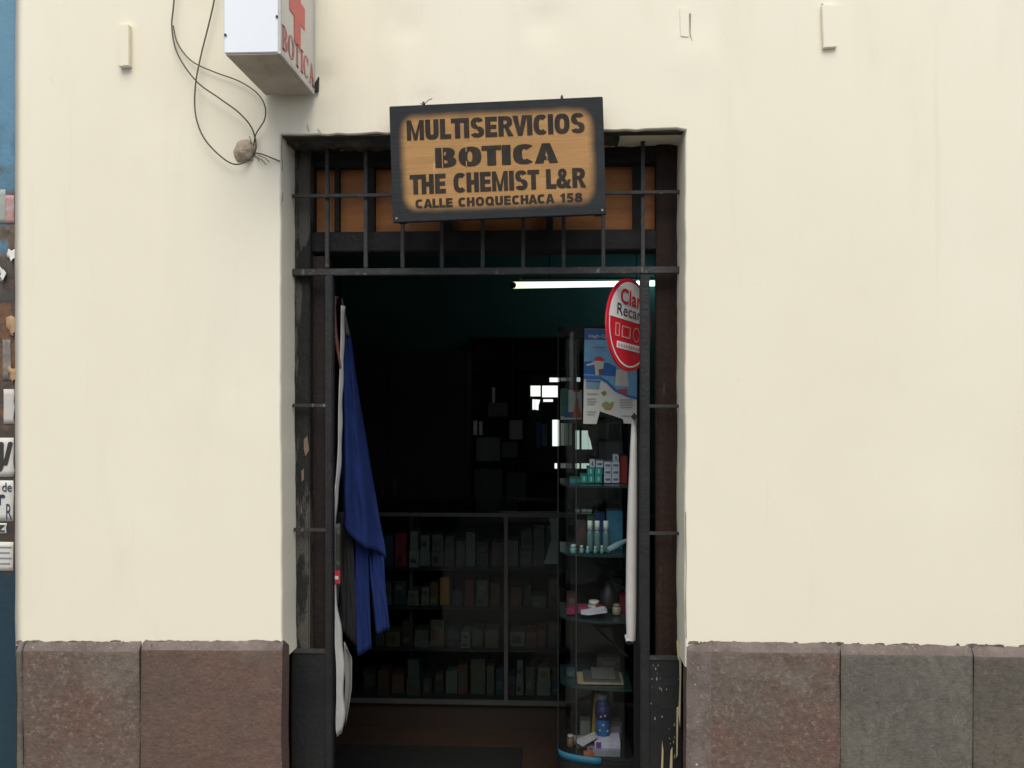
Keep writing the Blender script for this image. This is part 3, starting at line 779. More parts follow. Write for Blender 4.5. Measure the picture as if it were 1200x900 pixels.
for x, c in ((-.215, 1), (.196, 0)):
    q = MB(); z = SH_ + .010
    q.tube([(x, .05, SH_ - .01), (x, .035, SH_ + .006), (x, .012, z)], .004, 8)
    if c: q.tube([(x, .03, z), (x + .014, .022, z + .010), (x + .026, .02, z + .013)], .0012, 5); q.tube([(x, .03, z - .002), (x - .012, .03, z + .004)], .0012, 5)
    q.build('hook', M_black, sg, keep=True)
for sx in (-1, 1):
    q = MB(); q.tube([(sx * (SW / 2 - .012), -.002, .012), (sx * (SW / 2 - .012), .004, .012)], .0035, 8); q.build('nail', mat('rusty_nail', (.30, .22, .16), .6), sg, keep=True)

# ------------------------------------------------------------------ loose cables and the mud plug on the wall
def spline(pts, Ys, n=8):
    P = [at(px, py, Y) for (px, py), Y in zip(pts, Ys)]
    P = [P[0]] + P + [P[-1]]; out = []
    for i in range(1, len(P) - 2):
        for k in range(n):
            t = k / n; a, b_, c, e = P[i - 1], P[i], P[i + 1], P[i + 2]
            out.append(.5 * ((2 * b_) + (c - a) * t + (2 * a - 5 * b_ + 4 * c - e) * t * t + (3 * b_ - a - 3 * c + e) * t ** 3))
    out.append(P[-2]); return out
def cable(label, pts, Ys, r=.0024):
    tag(MB().tube(spline(pts, Ys), r, 7).build('cable', M_cable), label, 'cable', 'loose cables on the wall')
cable('long grey cable curving right across the wall into the mud plug', [(208, -40), (203, 10), (201.5, 33), (208, 63), (230, 95), (257, 115), (280, 132), (295, 150), (300, 170), (298, 182)], [-.02, -.02, -.02, -.02, -.03, -.03, -.03, -.03, -.02, 0])
cable('thin cable looping behind the light box corner to the mud plug', [(203, 30), (207, 48), (217, 64), (230, 75), (253, 85), (280, 95), (300, 108), (310, 123), (310, 140), (300, 157), (297, 172)], [-.012, -.012, -.012, -.012, -.012, -.012, -.015, -.02, -.02, -.012, 0], .002)
cable('grey cable hanging in a deep loop down to the mud plug', [(258, -40), (251, 0), (245, 27), (235, 67), (229, 100), (229, 133), (238, 160), (256, 181), (273, 192), (287, 190), (298, 180)], [-.02, -.02, -.02, -.02, -.03, -.03, -.03, -.025, -.02, -.012, 0])
cable('short wire from the mud plug towards the doorway corner', [(298, 179), (308, 181), (318, 185), (328, 189)], [-.008, -.015, -.012, 0], .0022)
rnd = random.Random(4); vs_ = []; fs_ = []
c0 = at(286, 177.5, 0); nu, nv = 14, 8
for i in range(nv + 1):
    ph = math.pi / 2 * i / nv
    for j in range(nu):
        th = 2 * math.pi * j / nu
        r = 1 + .28 * noise.noise(Vector((math.cos(th) * 1.5, math.sin(th) * 1.5, ph * 2)))
        vs_.append((c0.x + .034 * r * math.cos(th) * math.cos(ph) + .004, c0.y - .022 * r * math.sin(ph) + .004, c0.z + .034 * r * math.sin(th) * math.cos(ph)))
for i in range(nv):
    for j in range(nu): fs_.append((i * nu + j, i * nu + (j + 1) % nu, (i + 1) * nu + (j + 1) % nu, (i + 1) * nu + j))
plug = tag(MB().add(vs_, fs_, 0, True).build('mud_plug', M_mud), 'lump of dried mud plugging a cable hole in the wall', 'plug')
b = MB()
for (px0, py0, px1, py1) in ((297, 183, 304, 189), (300, 184, 312, 193), (298, 160, 300, 168), (303, 182, 316, 190), (292, 160, 294, 170)):
    b.tube([at(px0, py0, -.012), at((px0 + px1) / 2 + 1, (py0 + py1) / 2 - 1, -.016), at(px1, py1, -.006)], .0013, 5)
b.build('frayed_wire', M_cable, plug)

# ------------------------------------------------------------------ round phone-credit sign behind the gate post
dc = at(738.2, 381, .235)
disc = thing('round_sign', tuple(dc), 'round red and white phone credit sign hanging by the gate post', 'sign')
R_ = .151
ang = math.radians(57)
rt = Matrix.Rotation(ang, 3, 'Z') @ Matrix.Rotation(math.radians(5), 3, 'Y')
def dsk(u, w, d_=0.0): return dc + rt @ Vector((u, -d_, w))
def disc_poly(r, n=48, a0=0, a1=360): return [(r * math.cos(math.radians(a0 + (a1 - a0) * k / n)), r * math.sin(math.radians(a0 + (a1 - a0) * k / n))) for k in range(n)]
def flat(name, polys, m, d_, th=.0008):
    b = MB()
    for p in polys: b.prism([dsk(u, w, d_) for u, w in p], rt @ Vector((0, th, 0)))
    return b.build(name, m, disc)
M_sw = mat('sign_white', (.78, .77, .76), .3, (.74, .73, .72), 5)
flat('rim', [disc_poly(R_)], M_red, 0, .006)
split = .012
a_ = math.degrees(math.asin(split / (R_ - .013)))
flat('upper_face', [[(.139 * math.cos(math.radians(a)), .139 * math.sin(math.radians(a))) for a in [a_ + (180 - 2 * a_) * k / 36 for k in range(37)]]], M_sw, .0012)
b = MB()       # thin white ring inside the red half
vs_ = []
for k in range(37):
    a = math.radians(180 - a_ + (180 + 2 * a_) * k / 36)
    for r in (.139, .133): vs_.append(dsk(r * math.cos(a), r * math.sin(a), .0012))
b.add(vs_, [(2 * k, 2 * k + 1, 2 * k + 3, 2 * k + 2) for k in range(36)])
b.build('ring', M_sw, disc)
M_pink = mat('pale_pink_line', (.75, .42, .42), .4)
b = MB(); add_text(b, 'Claro', -.073, .108, .062, .112, lambda u, w: dsk(u, w, .003), .03); b.build('lettering', M_red, disc)
b = MB(); add_text(b, 'Recarga', -.092, .126, .012, .060, lambda u, w: dsk(u, w, .003), .0); b.build('lettering', M_ink, disc)
def outline(u0, u1, w0, w1, t): return [[(u0, w0), (u1, w0), (u1, w0 + t), (u0, w0 + t)], [(u0, w1 - t), (u1, w1 - t), (u1, w1), (u0, w1)], [(u0, w0 + t), (u0 + t, w0 + t), (u0 + t, w1 - t), (u0, w1 - t)], [(u1 - t, w0 + t), (u1, w0 + t), (u1, w1 - t), (u1 - t, w1 - t)]]
flat('icon', outline(-.095, -.068, -.046, -.004, .0035), M_pink, .0014)
flat('icon', outline(-.052, .004, -.046, -.008, .004), M_pink, .0014)
q = MB(); vs_ = []
for k in range(25):
    a = 2 * math.pi * k / 24
    for r in (.024, .020): vs_.append(dsk(.044 + r * math.cos(a), -.027 + r * math.sin(a), .0018))
q.add(vs_, [(2 * k, 2 * k + 1, 2 * k + 3, 2 * k + 2) for k in range(24)]); q.build('icon', M_pink, disc)
flat('caption_strip', [[(-.082, -.083), (.080, -.083), (.080, -.061), (-.082, -.061)]], M_sw, .0014)
flat('caption_print', [[(-.074 + k * .0165, -.077), (-.064 + k * .0165, -.077), (-.064 + k * .0165, -.068), (-.074 + k * .0165, -.068)] for k in range(9)], mat('faded_print', (.45, .35, .36), .6), .0024)
hk = MB(); hk.tube([dsk(.03, R_ - .004, -.002), dsk(.035, R_ + .03, -.002), at(757, 318, .14)], .002, 6); hk.build('wire', M_black, disc)

# ------------------------------------------------------------------ blue cloth draped inside the doorway, left
CY = .30
M_blue = mat('blue_cloth', (.015, .030, .118), .9, (.009, .019, .080), 9, (2, 1, .5), bump=.4, bscale=220, spec=.1, lo=.3, hi=.7)
def interp(tab, v):
    for (a, x), (b_, y) in zip(tab, tab[1:]):
        if a <= v <= b_: return x + (y - x) * (v - a) / (b_ - a)
    return tab[-1][1] if v > tab[-1][0] else tab[0][1]
M_greycl = mat('grey_green_cloth', (.05, .055, .05), .9)
cl = thing('blue_cloth', tuple(at(420, 765, CY)), 'blue cloth draped from a hook inside the left of the doorway', 'cloth')
def drape(Lt, Rt, Yo, n, m, foldf, amp, bottom, name, nu=22, top=None):
    rows = []
    for r in range(n + 1):
        row = []
        for c in range(nu + 1):
            u = c / nu; yb = bottom(u); yt = top(u) if top else Lt[0][0]
            py = yt + (yb - yt) * r / n
            px = interp(Lt, py) + (interp(Rt, py) - interp(Lt, py)) * u
            wv = min(1, (py - Lt[0][0]) / 160 + .15)
            y = Yo + amp * wv * (math.sin(u * foldf + py * .004) + .45 * math.sin(u * foldf * 2.3 + py * .011 + 1.2)) + .010 * noise.noise(Vector((u * 7, py * .03, Yo + 4))) + .008 * noise.noise(Vector((u * 3, py * .012, Yo)))
            p = at(px, py, Yo)
            row.append((p.x, y, p.z))
        rows.append(row)
    return MB().sheet(rows).build(name, m, cl, solid=.0015)
drape([(350, 400), (394, 400)], [(350, 401.5), (366, 405), (394, 411)], CY - .006, 8, M_greycl, 4, .02, lambda u: 391 + 3 * u, 'gathered_hem', 8)
drape([(372, 400), (394, 400), (520, 398), (660, 397)], [(372, 403), (394, 411), (440, 416), (500, 424), (560, 433), (620, 443), (640, 447), (660, 450)], CY, 40, M_blue, 5.5, .035,
      lambda u: 618 + 6 * u + 36 * u ** 1.6 - 3 * math.sin(u * 9), 'upper_drape')
drape([(600, 402), (640, 407), (700, 412), (770, 418)], [(600, 425), (640, 431), (700, 433.5), (765, 436)], CY + .045, 24, M_blue, 3.0, .02, lambda u: 763 + 3 * math.sin(u * 5), 'lower_fold')
drape([(620, 424), (660, 430), (740, 440)], [(620, 444), (650, 450), (690, 452), (737, 457.5)], CY + .06, 24, M_blue, 3.2, .025, lambda u: 742 - 5 * u, 'lower_fold')
drape([(600, 394), (700, 397), (760, 400)], [(600, 412), (660, 415), (720, 417), (756, 417)], CY + .02, 20, mat('black_lining', (.008, .008, .009), .9), 2, .01, lambda u: 735 + 22 * u, 'lining')
q = MB(); hp = at(396, 354, CY - .02); q.tube([(hp.x - .10, hp.y + .0, hp.z - .01), (hp.x, hp.y - .01, hp.z), (hp.x + .004, hp.y - .02, hp.z + .014)], .006, 8); q.build('hook', M_black, cl)
# white vinyl banner seen nearly edge on in front of the cloth
VY = .225
bn = thing('hanging_banner', tuple(at(402, 860, VY)), 'narrow white vinyl banner hanging edge on along the blue cloth', 'banner')
edge = [(358, 400, 402.2), (400, 398.8, 400.8), (450, 397.6, 399.8), (520, 396, 398.2), (560, 393.8, 396.2), (600, 389.6, 392.4), (640, 387.2, 389.6), (690, 388.6, 391), (710, 389.6, 393.2), (740, 391.6, 398), (780, 393.6, 400.8), (820, 394.2, 400.2), (842, 393.6, 402.5), (852, 393.4, 401.5), (863, 395, 398.5)]
rows = []
for k in range(64):
    py = 358 + 505 * k / 63
    l = interp([(a, b_) for a, b_, _ in edge], py); r = interp([(a, c) for a, _, c in edge], py) + .5 * math.sin(py * .13)
    row = []
    for c in range(5):
        p = at(l + (r - l) * c / 4, py, VY); row.append((p.x, VY + .03 * c / 4 + .004 * math.sin(py * .05), p.z))
    rows.append(row)
MB().sheet(rows).build('edge_fold', M_whitey, bn, solid=.001)
rows = []
for k in range(18):
    py = 752 + 92 * k / 17
    l = interp([(752, 403), (800, 404.5), (845, 402.5)], py); r = interp([(752, 406), (764, 413), (800, 412.6), (830, 408), (845, 405)], py)
    rows.append([(at(l + (r - l) * c / 4, py, VY + .06).x, VY + .06 + .008 * math.sin(c), at(l, py + c * 1.5, VY + .06).z) for c in range(5)])
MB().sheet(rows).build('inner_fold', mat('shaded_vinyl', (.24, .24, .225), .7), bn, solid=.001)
rows = []
for k in range(20):
    py = 614 + 100 * k / 19
    rows.append([(at(389 + (9.0 - 3.5 * max(0, (k - 12) / 7)) * c / 3, py, VY + .034).x, VY + .034 + .004 * c, at(390, py, VY + .034).z) for c in range(4)])
MB().sheet(rows).build('printed_front', mat('dark_print', (.028, .032, .024), .6, (.10, .105, .08), 24, (1, 1, 1), lo=.5, hi=.62), bn, solid=.001)
MB().pbox(389.5, 398.5, 669, 684, VY + .020, .004).build('red_tag', mat('red_print', (.5, .03, .04), .5), bn)
MB().pbox(391.5, 396.5, 675, 679, VY + .0185, .001).build('tag_print', M_paper, bn)
st = [(347, 391), (362, 389.5), (385, 390.5), (410, 393.5), (432, 397)]
b = MB(); b.tube([at(px + 2.2, py, VY - .03) for py, px in st], [.004, .006, .0065, .0055, .003], 8)
tag(b.build('strap', mat('dull_red_strap', (.16, .045, .038), .7, (.09, .03, .027), 30)), 'dull red strap hanging at the top of the white banner', 'strap')
# rolled banner on the right gate post
b = MB(); pts = []
RY = .22
for k in range(13):
    py = 492 + 258 * k / 12
    pts.append(at(interp([(492, 743), (560, 741.6), (640, 740), (700, 739.4), (752, 739.5)], py), py, RY))
rl = tag(MB().tube(pts, [.0075, .010, .0115, .013, .0145, .0155, .016, .0165, .017, .017, .0172, .0165, .0145], 14, cap=True).build('rolled_banner', M_whitey), 'off white vinyl banner rolled into a tube beside the right gate post', 'banner')
e_ = pts[-1]; b = MB(); vs_ = []
dirn = Vector((-.08, -.85, -.5)).normalized()
b.tube([e_ + Vector((-.004, .010, .010)), e_ + Vector((-.005, -.006, -.006)) ], [.0165, .0115], 16, cap=False)
b.build('roll_end', M_whitey, rl)
b = MB(); b.tube([e_ + Vector((-.005, -.003, -.004)), e_ + Vector((-.005, -.0055, -.0055))], .0078, 12); b.build('roll_hollow', M_black, rl)
b = MB(); k0 = at(744, 489, RY - .03); b.prism([k0 + Vector(v) for v in ((-.012, 0, .0), (-.002, 0, .014), (.010, 0, .002), (0, 0, -.012))], (0, .02, 0)); b.build('clip', M_black, rl)

# ------------------------------------------------------------------ corner display cabinet, right of the doorway
KY = .50
kx1 = at(744, 700, KY).x; kx0 = at(654, 700, KY + .08).x; ky1 = KY + .30
kz0 = FZ; kzt = at(700, 388, KY).z
kab = thing('display_cabinet', ((kx0 + kx1) / 2, KY + .18, FZ), 'tall curved glass display cabinet with green glass shelves inside the doorway', 'cabinet')
def plan(ins=0.0, n=10):
    """outline in plan: curved front-left corner, then back"""
    pts = []
    for k in range(n + 1):
        a = math.pi / 2 * k / n
        pts.append((kx1 - .05 - (kx1 - .05 - kx0 - ins) * math.sin(a), KY + .09 - (.09 - ins) * math.cos(a)))
    pts = [(kx1 - ins, KY + ins)] + pts + [(kx0 + ins, ky1 - ins), (kx1 - ins, ky1 - ins)]
    return pts
def slab(z, t, ins, m, name): return MB().prism([(x, y, z) for x, y in plan(ins)], (0, 0, t)).build(name, m, kab)
zb_ = at(700, 890, KY + .02).z
slab(FZ, zb_ - FZ - .017, .0, M_dark, 'base')
slab(zb_ - .016, .016, .003, M_dark, 'bottom_shelf')
pr_ = plan(.0)[3:12]
MB().sheet([[(x, y, z) for x, y in pr_] for z in (zb_ - .016, zb_ + .012)]).build('blue_rim', mat('blue_shelf', (.010, .115, .19), .7, (.008, .09, .15), 5), kab, solid=.003)
slab(zb_ + .0005, .003, .012, M_dark, 'shelf_liner')
shelf_z = {}
for nm, py in (('a', 494), ('b', 569), ('c', 650), ('d', 727), ('e', 806)):
    z = at(700, py, KY + .02).z; shelf_z[nm] = z
    slab(z - .008, .007, .008, M_shelfglass if nm != 'a' else M_dark, 'shelf')
shelf_z['f'] = zb_ + .0037
slab(kzt, .02, .0, M_dark, 'top')
pl = plan(.0)
def pane(i0, i1, name='glass_pane'):
    rows = [[(pl[i][0], pl[i][1], z) for i in range(i0, i1 + 1)] for z in (zb_ + .003, kzt - .001)]
    return MB().sheet(rows).build(name, M_glass, kab)
pane(0, 6); pane(6, 11); pane(11, 12)
for i in (6, 11):
    b = MB(); b.tube([(pl[i][0], pl[i][1], zb_), (pl[i][0], pl[i][1], kzt)], .0016, 6); b.build('glass_edge', mat('dull_edge', (.045, .048, .046), .5), kab)
b = MB(); b.box(kx1 - .004, kx1 + .02, KY - .004, KY + .02, FZ, kzt + .02); b.build('upright', M_dark, kab)
b = MB(); b.box(kx0 + .03, kx1 - .003, ky1 - .012, ky1 - .004, zb_, kzt); b.build('back_panel', glass('back_glass', (.6, .64, .62), .03), kab)
for py0, py1 in ((658, 694), (732, 770)):
    b = MB(); p0 = at(694, py0, KY + .3); p1 = at(736, py1, KY + .08)
    b.tube([p0, p1], .005, 6); b.build('brace', M_dark, kab)

def mk(c, rough=.5, nm=None, c2=None, sc=30):
    return mat(nm or 'pack_%d_%d_%d' % tuple(int(v * 1000) for v in c), c, rough, c2, sc)
def carton(label, px0, px1, py0, py1, Y, depth, m, printm=None, cat='box', name='carton', group=None, zsnap=None, pr=(.2, .8, .3, .7)):
    b = MB(); a = at(px0, py1, Y); c = at(px1, py0, Y)
    dz = (zsnap - a.z) if zsnap is not None else 0
    b.box(a.x, c.x, Y, Y + depth, a.z + dz, c.z + dz)
    o = tag(b.build(name, m, bevel=.001), label, cat, group)
    if printm:
        w, h = c.x - a.x, c.z - a.z
        MB().box(a.x + w * pr[0], a.x + w * pr[1], Y - .0012, Y - .0004, a.z + dz + h * pr[2], a.z + dz + h * pr[3]).build('printed_label', printm, o)
    return o
def bottle(label, px, w, py0, py1, Y, m, capm, zsnap=None, cat='bottle', caph=.2, group=None):
    a = at(px, py1, Y); c = at(px, py0, Y); r = w / 2 * (Y - CAM.y) / F; h = c.z - a.z
    z0 = zsnap if zsnap is not None else a.z
    b = MB(); b.lathe((a.x, Y, z0), [(r * .9, 0), (r, .004), (r, h * (1 - caph) * .86), (r * .7, h * (1 - caph) * .97), (r * .55, h * (1 - caph))])
    o = tag(b.build('bottle', m), label, cat, group)
    b = MB(); b.lathe((a.x, Y, z0 + h * (1 - caph) + .0005), [(r * .8, 0), (r * .8, h * caph * .9), (r * .7, h * caph)]); b.build('cap', capm, o)
    return o
Q = KY + .10
M_tealbox = mk((.02, .30, .27)); M_wht = mk((.62, .63, .68)); M_prn = mk((.12, .16, .30)); M_wp = mk((.55, .70, .68))
zb2 = shelf_z['b'] + .0
hB = (8.6) * (Q - CAM.y) / F
def sx(i): return
rowZ = lambda base, k, h: base + k * h
def shelfy(z, Y): return HORIZON - (z - CAM.z) / (Y - CAM.y) * F
yb_ = shelfy(zb2, Q)
g = 'teal tooth paste boxes stacked on the second shelf'
for (a, c, k, lab) in ((680.5, 688.3, 0, 'teal box at the left end of the bottom row of the teal stack'), (688.9, 696.5, 0, 'teal box in the middle of the bottom row of the teal stack'), (697.1, 705.5, 0, 'teal box at the right end of the bottom row of the teal stack'),
                       (688.3, 696.2, 1, 'teal box on the left of the upper row of the teal stack'), (697.2, 706, 1, 'teal box on the right of the upper row of the teal stack')):
    carton(lab, a, c, yb_ - 9 * (k + 1) + .3, yb_ - 9 * k, Q, .10, M_tealbox, M_wp, 'box', 'tooth_paste_box', g, pr=(.42, .62, .25, .8))
g = 'white medicine boxes stacked on the second shelf'
for r, rn in enumerate(('bottom', 'middle', 'top')):
    for c, cn in enumerate(('left', 'right')):
        carton('white box with dark print, %s row and %s column of the white stack' % (rn, cn), 708 + c * 9.3, 716.6 + c * 9.3, yb_ - 8.2 * (r + 1) + .4, yb_ - 8.2 * r, Q, .10, M_wht, M_prn, 'box', 'medicine_box', g, pr=(.15, .85, .35, .7))
carton('small white box lying on top of the teal stack, right one', 698.5, 707, yb_ - 25.5, yb_ - 18.2, Q, .08, M_wht, M_prn, 'box', 'medicine_box', pr=(.15, .85, .35, .7))
carton('small white box standing on top of the teal stack, left one', 691.2, 697.3, yb_ - 27, yb_ - 18.2, Q, .06, M_wht, M_prn, 'box', 'medicine_box', pr=(.3, .7, .2, .8))
carton('small white box standing on top of the white stack', 718.8, 725, yb_ - 33, yb_ - 24.8, Q, .06, M_wht, M_prn, 'box', 'medicine_box', pr=(.3, .7, .2, .8))
carton('tall red box right of the white stack', 727, 735, yb_ - 31, yb_, Q + .02, .08, mk((.32, .03, .025)), None, 'box', 'carton')
carton('flat teal pack lying left of the teal stack', 668, 680, yb_ - 4.5, yb_, Q + .02, .1, mk((.02, .22, .20)), None, 'pack', 'flat_pack')
M_yel = mk((.42, .27, .02)); M_yc = mk((.30, .22, .02))
for px, y0_, lab in ((707, 38, 'yellow bottle behind the gap between teal and white stacks'), (714.8, 37, 'yellow bottle in the middle behind the white stack'), (728.5, 38, 'yellow green bottle behind the tall red box')):
    bottle(lab, px, 7, yb_ - y0_ - 4, yb_ - 8, KY + .24, M_yel if px < 720 else mk((.25, .22, .02)), M_yc, zsnap=zb2, group='yellow bottles behind the boxes')
carton('orange box lying across the back of the teal stack', 697, 709, yb_ - 36, yb_ - 12, KY + .21, .04, mk((.50, .20, .015)), None, 'box', 'carton', zsnap=zb2)
# coloured box high in the cabinet and dark things on the first shelf
zc = shelf_z['a']; ya_ = shelfy(zc, Q)
o = carton('green, white and orange box standing left of the poster', 657, 682, 453, 488, KY + .20, .06, mk((.50, .49, .45)), None, 'box', 'carton', zsnap=zc)
b = MB(); b.pbox(657.3, 666, 455, 488, KY + .198, .0012); b.build('green_band', mk((.03, .13, .10)), o)
b = MB(); b.prism([at(px, py, KY + .1975) for px, py in ((666, 489), (672, 482), (674, 470), (677, 466), (679, 478), (681.5, 489))], (0, .001, 0)); b.build('orange_bottle_picture', mk((.55, .14, .02)), o)
b = MB(); b.pbox(662, 671, 483, 489, KY + .197, .001); b.build('blue_patch', mk((.02, .07, .25)), o)
b = MB(); b.pbox(671, 680, 457, 459, KY + .197, .001); b.build('red_print', mk((.4, .05, .05)), o)
# third shelf: bottles and a tall blue box
zq = shelf_z['c']; yc_ = shelfy(zq, Q)
carton('tall teal blue box behind the white capped bottles', 711, 729.5, yc_ - 47, yc_ - 2, Q + .03, .07, mk((.03, .17, .27), .5, None, (.02, .13, .22)), None, 'box', 'carton', zsnap=zq)
carton('dark green box behind the leftmost white capped bottle', 688, 696.5, yc_ - 41, yc_ - 4, Q + .07, .05, mk((.012, .10, .025)), None, 'box', 'carton', zsnap=zq)
carton('dark blue box behind the middle white capped bottle', 697, 709, yc_ - 44, yc_ - 4, Q + .075, .05, mk((.02, .07, .20)), None, 'box', 'carton', zsnap=zq)
M_wb = mat('murky_bottle', (.10, .17, .18), .2, (.08, .14, .15), 20)
for px, lab in ((691.3, 'white capped bottle, leftmost of three on the third shelf'), (699.8, 'white capped bottle, middle of three on the third shelf'), (710, 'white capped bottle, rightmost of three on the third shelf')):
    bottle(lab, px, 7.6, yc_ - 37, yc_ - 1, Q - .02, M_wb, mk((.72, .76, .74)), zsnap=zq, caph=.30, group='white capped bottles on the third shelf')
for px, w, h, lab in ((672, 8, 10, 'short pale teal jar near the left edge of the third shelf'), (681.5, 5, 9, 'small teal jar right of the short pale jar'), (688.6, 4, 8, 'tiny pale bottle before the leftmost white capped bottle'), (697.5, 4, 8, 'tiny pale bottle before the middle white capped bottle'), (705.3, 4, 9, 'tiny white bottle before the rightmost white capped bottle')):
    bottle(lab, px, w, yc_ - h, yc_, Q - .055, mk((.12, .30, .29)), mk((.45, .52, .50)), zsnap=zq, caph=.3, group='small bottles in the front row')
b = MB(); p0 = at(712, 646, Q - .06); p1 = at(733, 634, Q - .02); p0.z = zq + .012
tb_ = tag(b.tube([p0, p0.lerp(p1, .5), p1], [.011, .013, .008], 10).build('ointment_tube', mk((.25, .34, .42))), 'pale blue ointment tube leaning at the right of the third shelf', 'tube')
b = MB(); b.tube([p1 + (p1 - p0).normalized() * .001, p1 + (p1 - p0).normalized() * .014], .006, 10); b.build('cap', mk((.6, .62, .62)), tb_)
# fourth shelf
zq = shelf_z['d']; yd_ = shelfy(zq, Q)
for k, (a, c, lab) in enumerate(((664, 674, 'pink packet at the left end of the fourth shelf'), (677, 688, 'pink packet in the middle of the row on the fourth shelf'), (689, 697, 'pink packet just left of the white pot'), (698, 706, 'pink packet just right of the middle on the fourth shelf'))):
    carton(lab, a, c, yd_ - 12, yd_ - 5 + (k % 2) * .8, Q - .02, .05, mk((.24, .02, .055), .5, None, (.15, .012, .05)), None, 'packet', 'pink_packet', 'pink packets on the fourth shelf', zsnap=zq + .004 + .004 * (k % 2))
bottle('squat white pot on the fourth shelf before a dark bag', 696, 15, yd_ - 21, yd_ - 11, Q + .02, mk((.42, .42, .38)), mk((.50, .50, .46)), zsnap=zq + .016, cat='pot', caph=.45)
b = MB(); c_ = at(713, yd_ - 18, Q + .07); b.lathe((c_.x, Q + .07, zq), [(.03, 0), (.034, .02), (.03, .07), (.016, .09), (.010, .105)], 12)
bag_ = tag(b.build('dark_bag', mk((.018, .014, .013))), 'dark brown bag behind the squat white pot', 'bag')
b = MB(); b.prism([at(px, py, Q - .07) for px, py in ((681, yd_ + .5), (709, yd_ - 4), (712, yd_ - 1.5), (690, yd_ + 1.5))], (0, .05, .004)); tag(b.build('leaflet', mk((.52, .50, .58))), 'pale folded leaflet lying at the front of the fourth shelf', 'leaflet')
bottle('small cream jar at the right end of the fourth shelf', 722.5, 10, yd_ - 17, yd_ - 5, Q, mk((.30, .26, .17)), mk((.26, .22, .16)), zsnap=zq + .002, cat='jar')
carton('dark red box behind the small cream jar', 726, 735, yd_ - 24, yd_ - 4, Q + .05, .05, mk((.16, .012, .02)), None, 'box', 'carton', zsnap=zq)
# fifth shelf
zq = shelf_z['e']; ye_ = shelfy(zq, Q)
for k, (a, c, h, cc, lab) in enumerate(((677, 731, .006, (.30, .24, .18), 'flat tan box lying at the bottom of the fifth shelf pile'), (684, 728, .006, (.07, .07, .068), 'dark grey tray in the middle of the fifth shelf pile'), (694, 722, .009, (.11, .11, .105), 'grey folded papers on top of the fifth shelf pile'))):
    a_p = at(a, 800, Q - .05); c_p = at(c, 800, Q - .05); z_ = zq + .001 + sum((.006, .006, .009)[:k]) + .001 * k
    b = MB(); b.box(a_p.x, c_p.x, Q - .05 + .01 * k, Q + .08, z_, z_ + h); tag(b.build('flat_pack', mk(cc), bevel=.001), lab, 'pack')
# bottom shelf
zq = shelf_z['f']; yf_ = shelfy(zq, Q)
o = bottle('blue bottle with a grey cap standing on the bottom shelf', 706.5, 17, yf_ - 63, yf_ - 1, Q + .03, mk((.015, .10, .30)), mk((.30, .32, .36)), zsnap=zq, caph=.10)
b = MB(); ca = at(706.5, 840, Q + .03); b.lathe((ca.x, Q + .03, zq + .105), [(.0285, 0), (.0285, .055)], 16); b.build('navy_sleeve', mk((.015, .02, .10)), o)
b = MB()
for px, py in ((704, 841), (709, 840), (707, 851), (703, 857), (712, 858)): p = at(px, py, Q - .001); b.lathe((p.x, Q + .001, p.z), [(.003, 0), (.004, .002), (.003, .005)], 8)
b.build('printed_marks', mk((.6, .4, .3)), o)
b = MB(); b.prism([at(px, py, Q + .08) for px, py in ((693, 866), (698, 866), (699, 832), (702, 818), (698, 812), (696, 822))], (0, .03, 0)); tag(b.build('yellow_pack', mk((.36, .24, .02))), 'slim yellow pack behind the blue bottle', 'pack')
carton('white box with purple print, right of the bottom shelf front', 697, 727, yf_ - 17, yf_ - 4, Q - .04, .09, mk((.48, .46, .56), .6, None, (.36, .33, .45)), mk((.13, .03, .22)), 'box', 'carton', zsnap=zq + .003, pr=(.05, .25, .05, .95))
carton('grey box under the purple printed one, at the right front', 695, 727, yf_ - 4, yf_ + 2, Q - .065, .05, mk((.22, .22, .26)), None, 'box', 'carton', zsnap=zq)
b = MB(); b.prism([at(px, py, Q - .04) for px, py in ((676, yf_ - 6), (697, yf_ - 15), (700, yf_ - 12), (683, yf_ - 2))], (0, .03, .002)); tag(b.build('leaflet', mk((.40, .37, .42))), 'pale leaflet propped left of the purple printed box', 'leaflet')
carton('small orange and red pack at the front of the bottom shelf', 684, 696, yf_ - 3, yf_ + 2.5, Q - .075, .02, mk((.36, .12, .03), .6, (.10, .20, .08) and None, (.2, .05, .03)), None, 'pack', 'small_pack', zsnap=zq)
bottle('small brown jar with an orange label near the glass edge', 668.5, 9, yf_ - 17, yf_ - 3, Q + .02, mk((.12, .08, .06)), mk((.34, .30, .24)), zsnap=zq, cat='jar')
carton('pale box at the back left of the bottom shelf', 680, 692, yf_ - 38, yf_ - 20, Q + .12, .05, mk((.16, .17, .16)), None, 'box', 'carton', zsnap=zq)
carton('grey green box at the back right of the bottom shelf', 717, 729, yf_ - 38, yf_ - 18, Q + .10, .05, mk((.11, .115, .09)), None, 'box', 'carton', zsnap=zq)

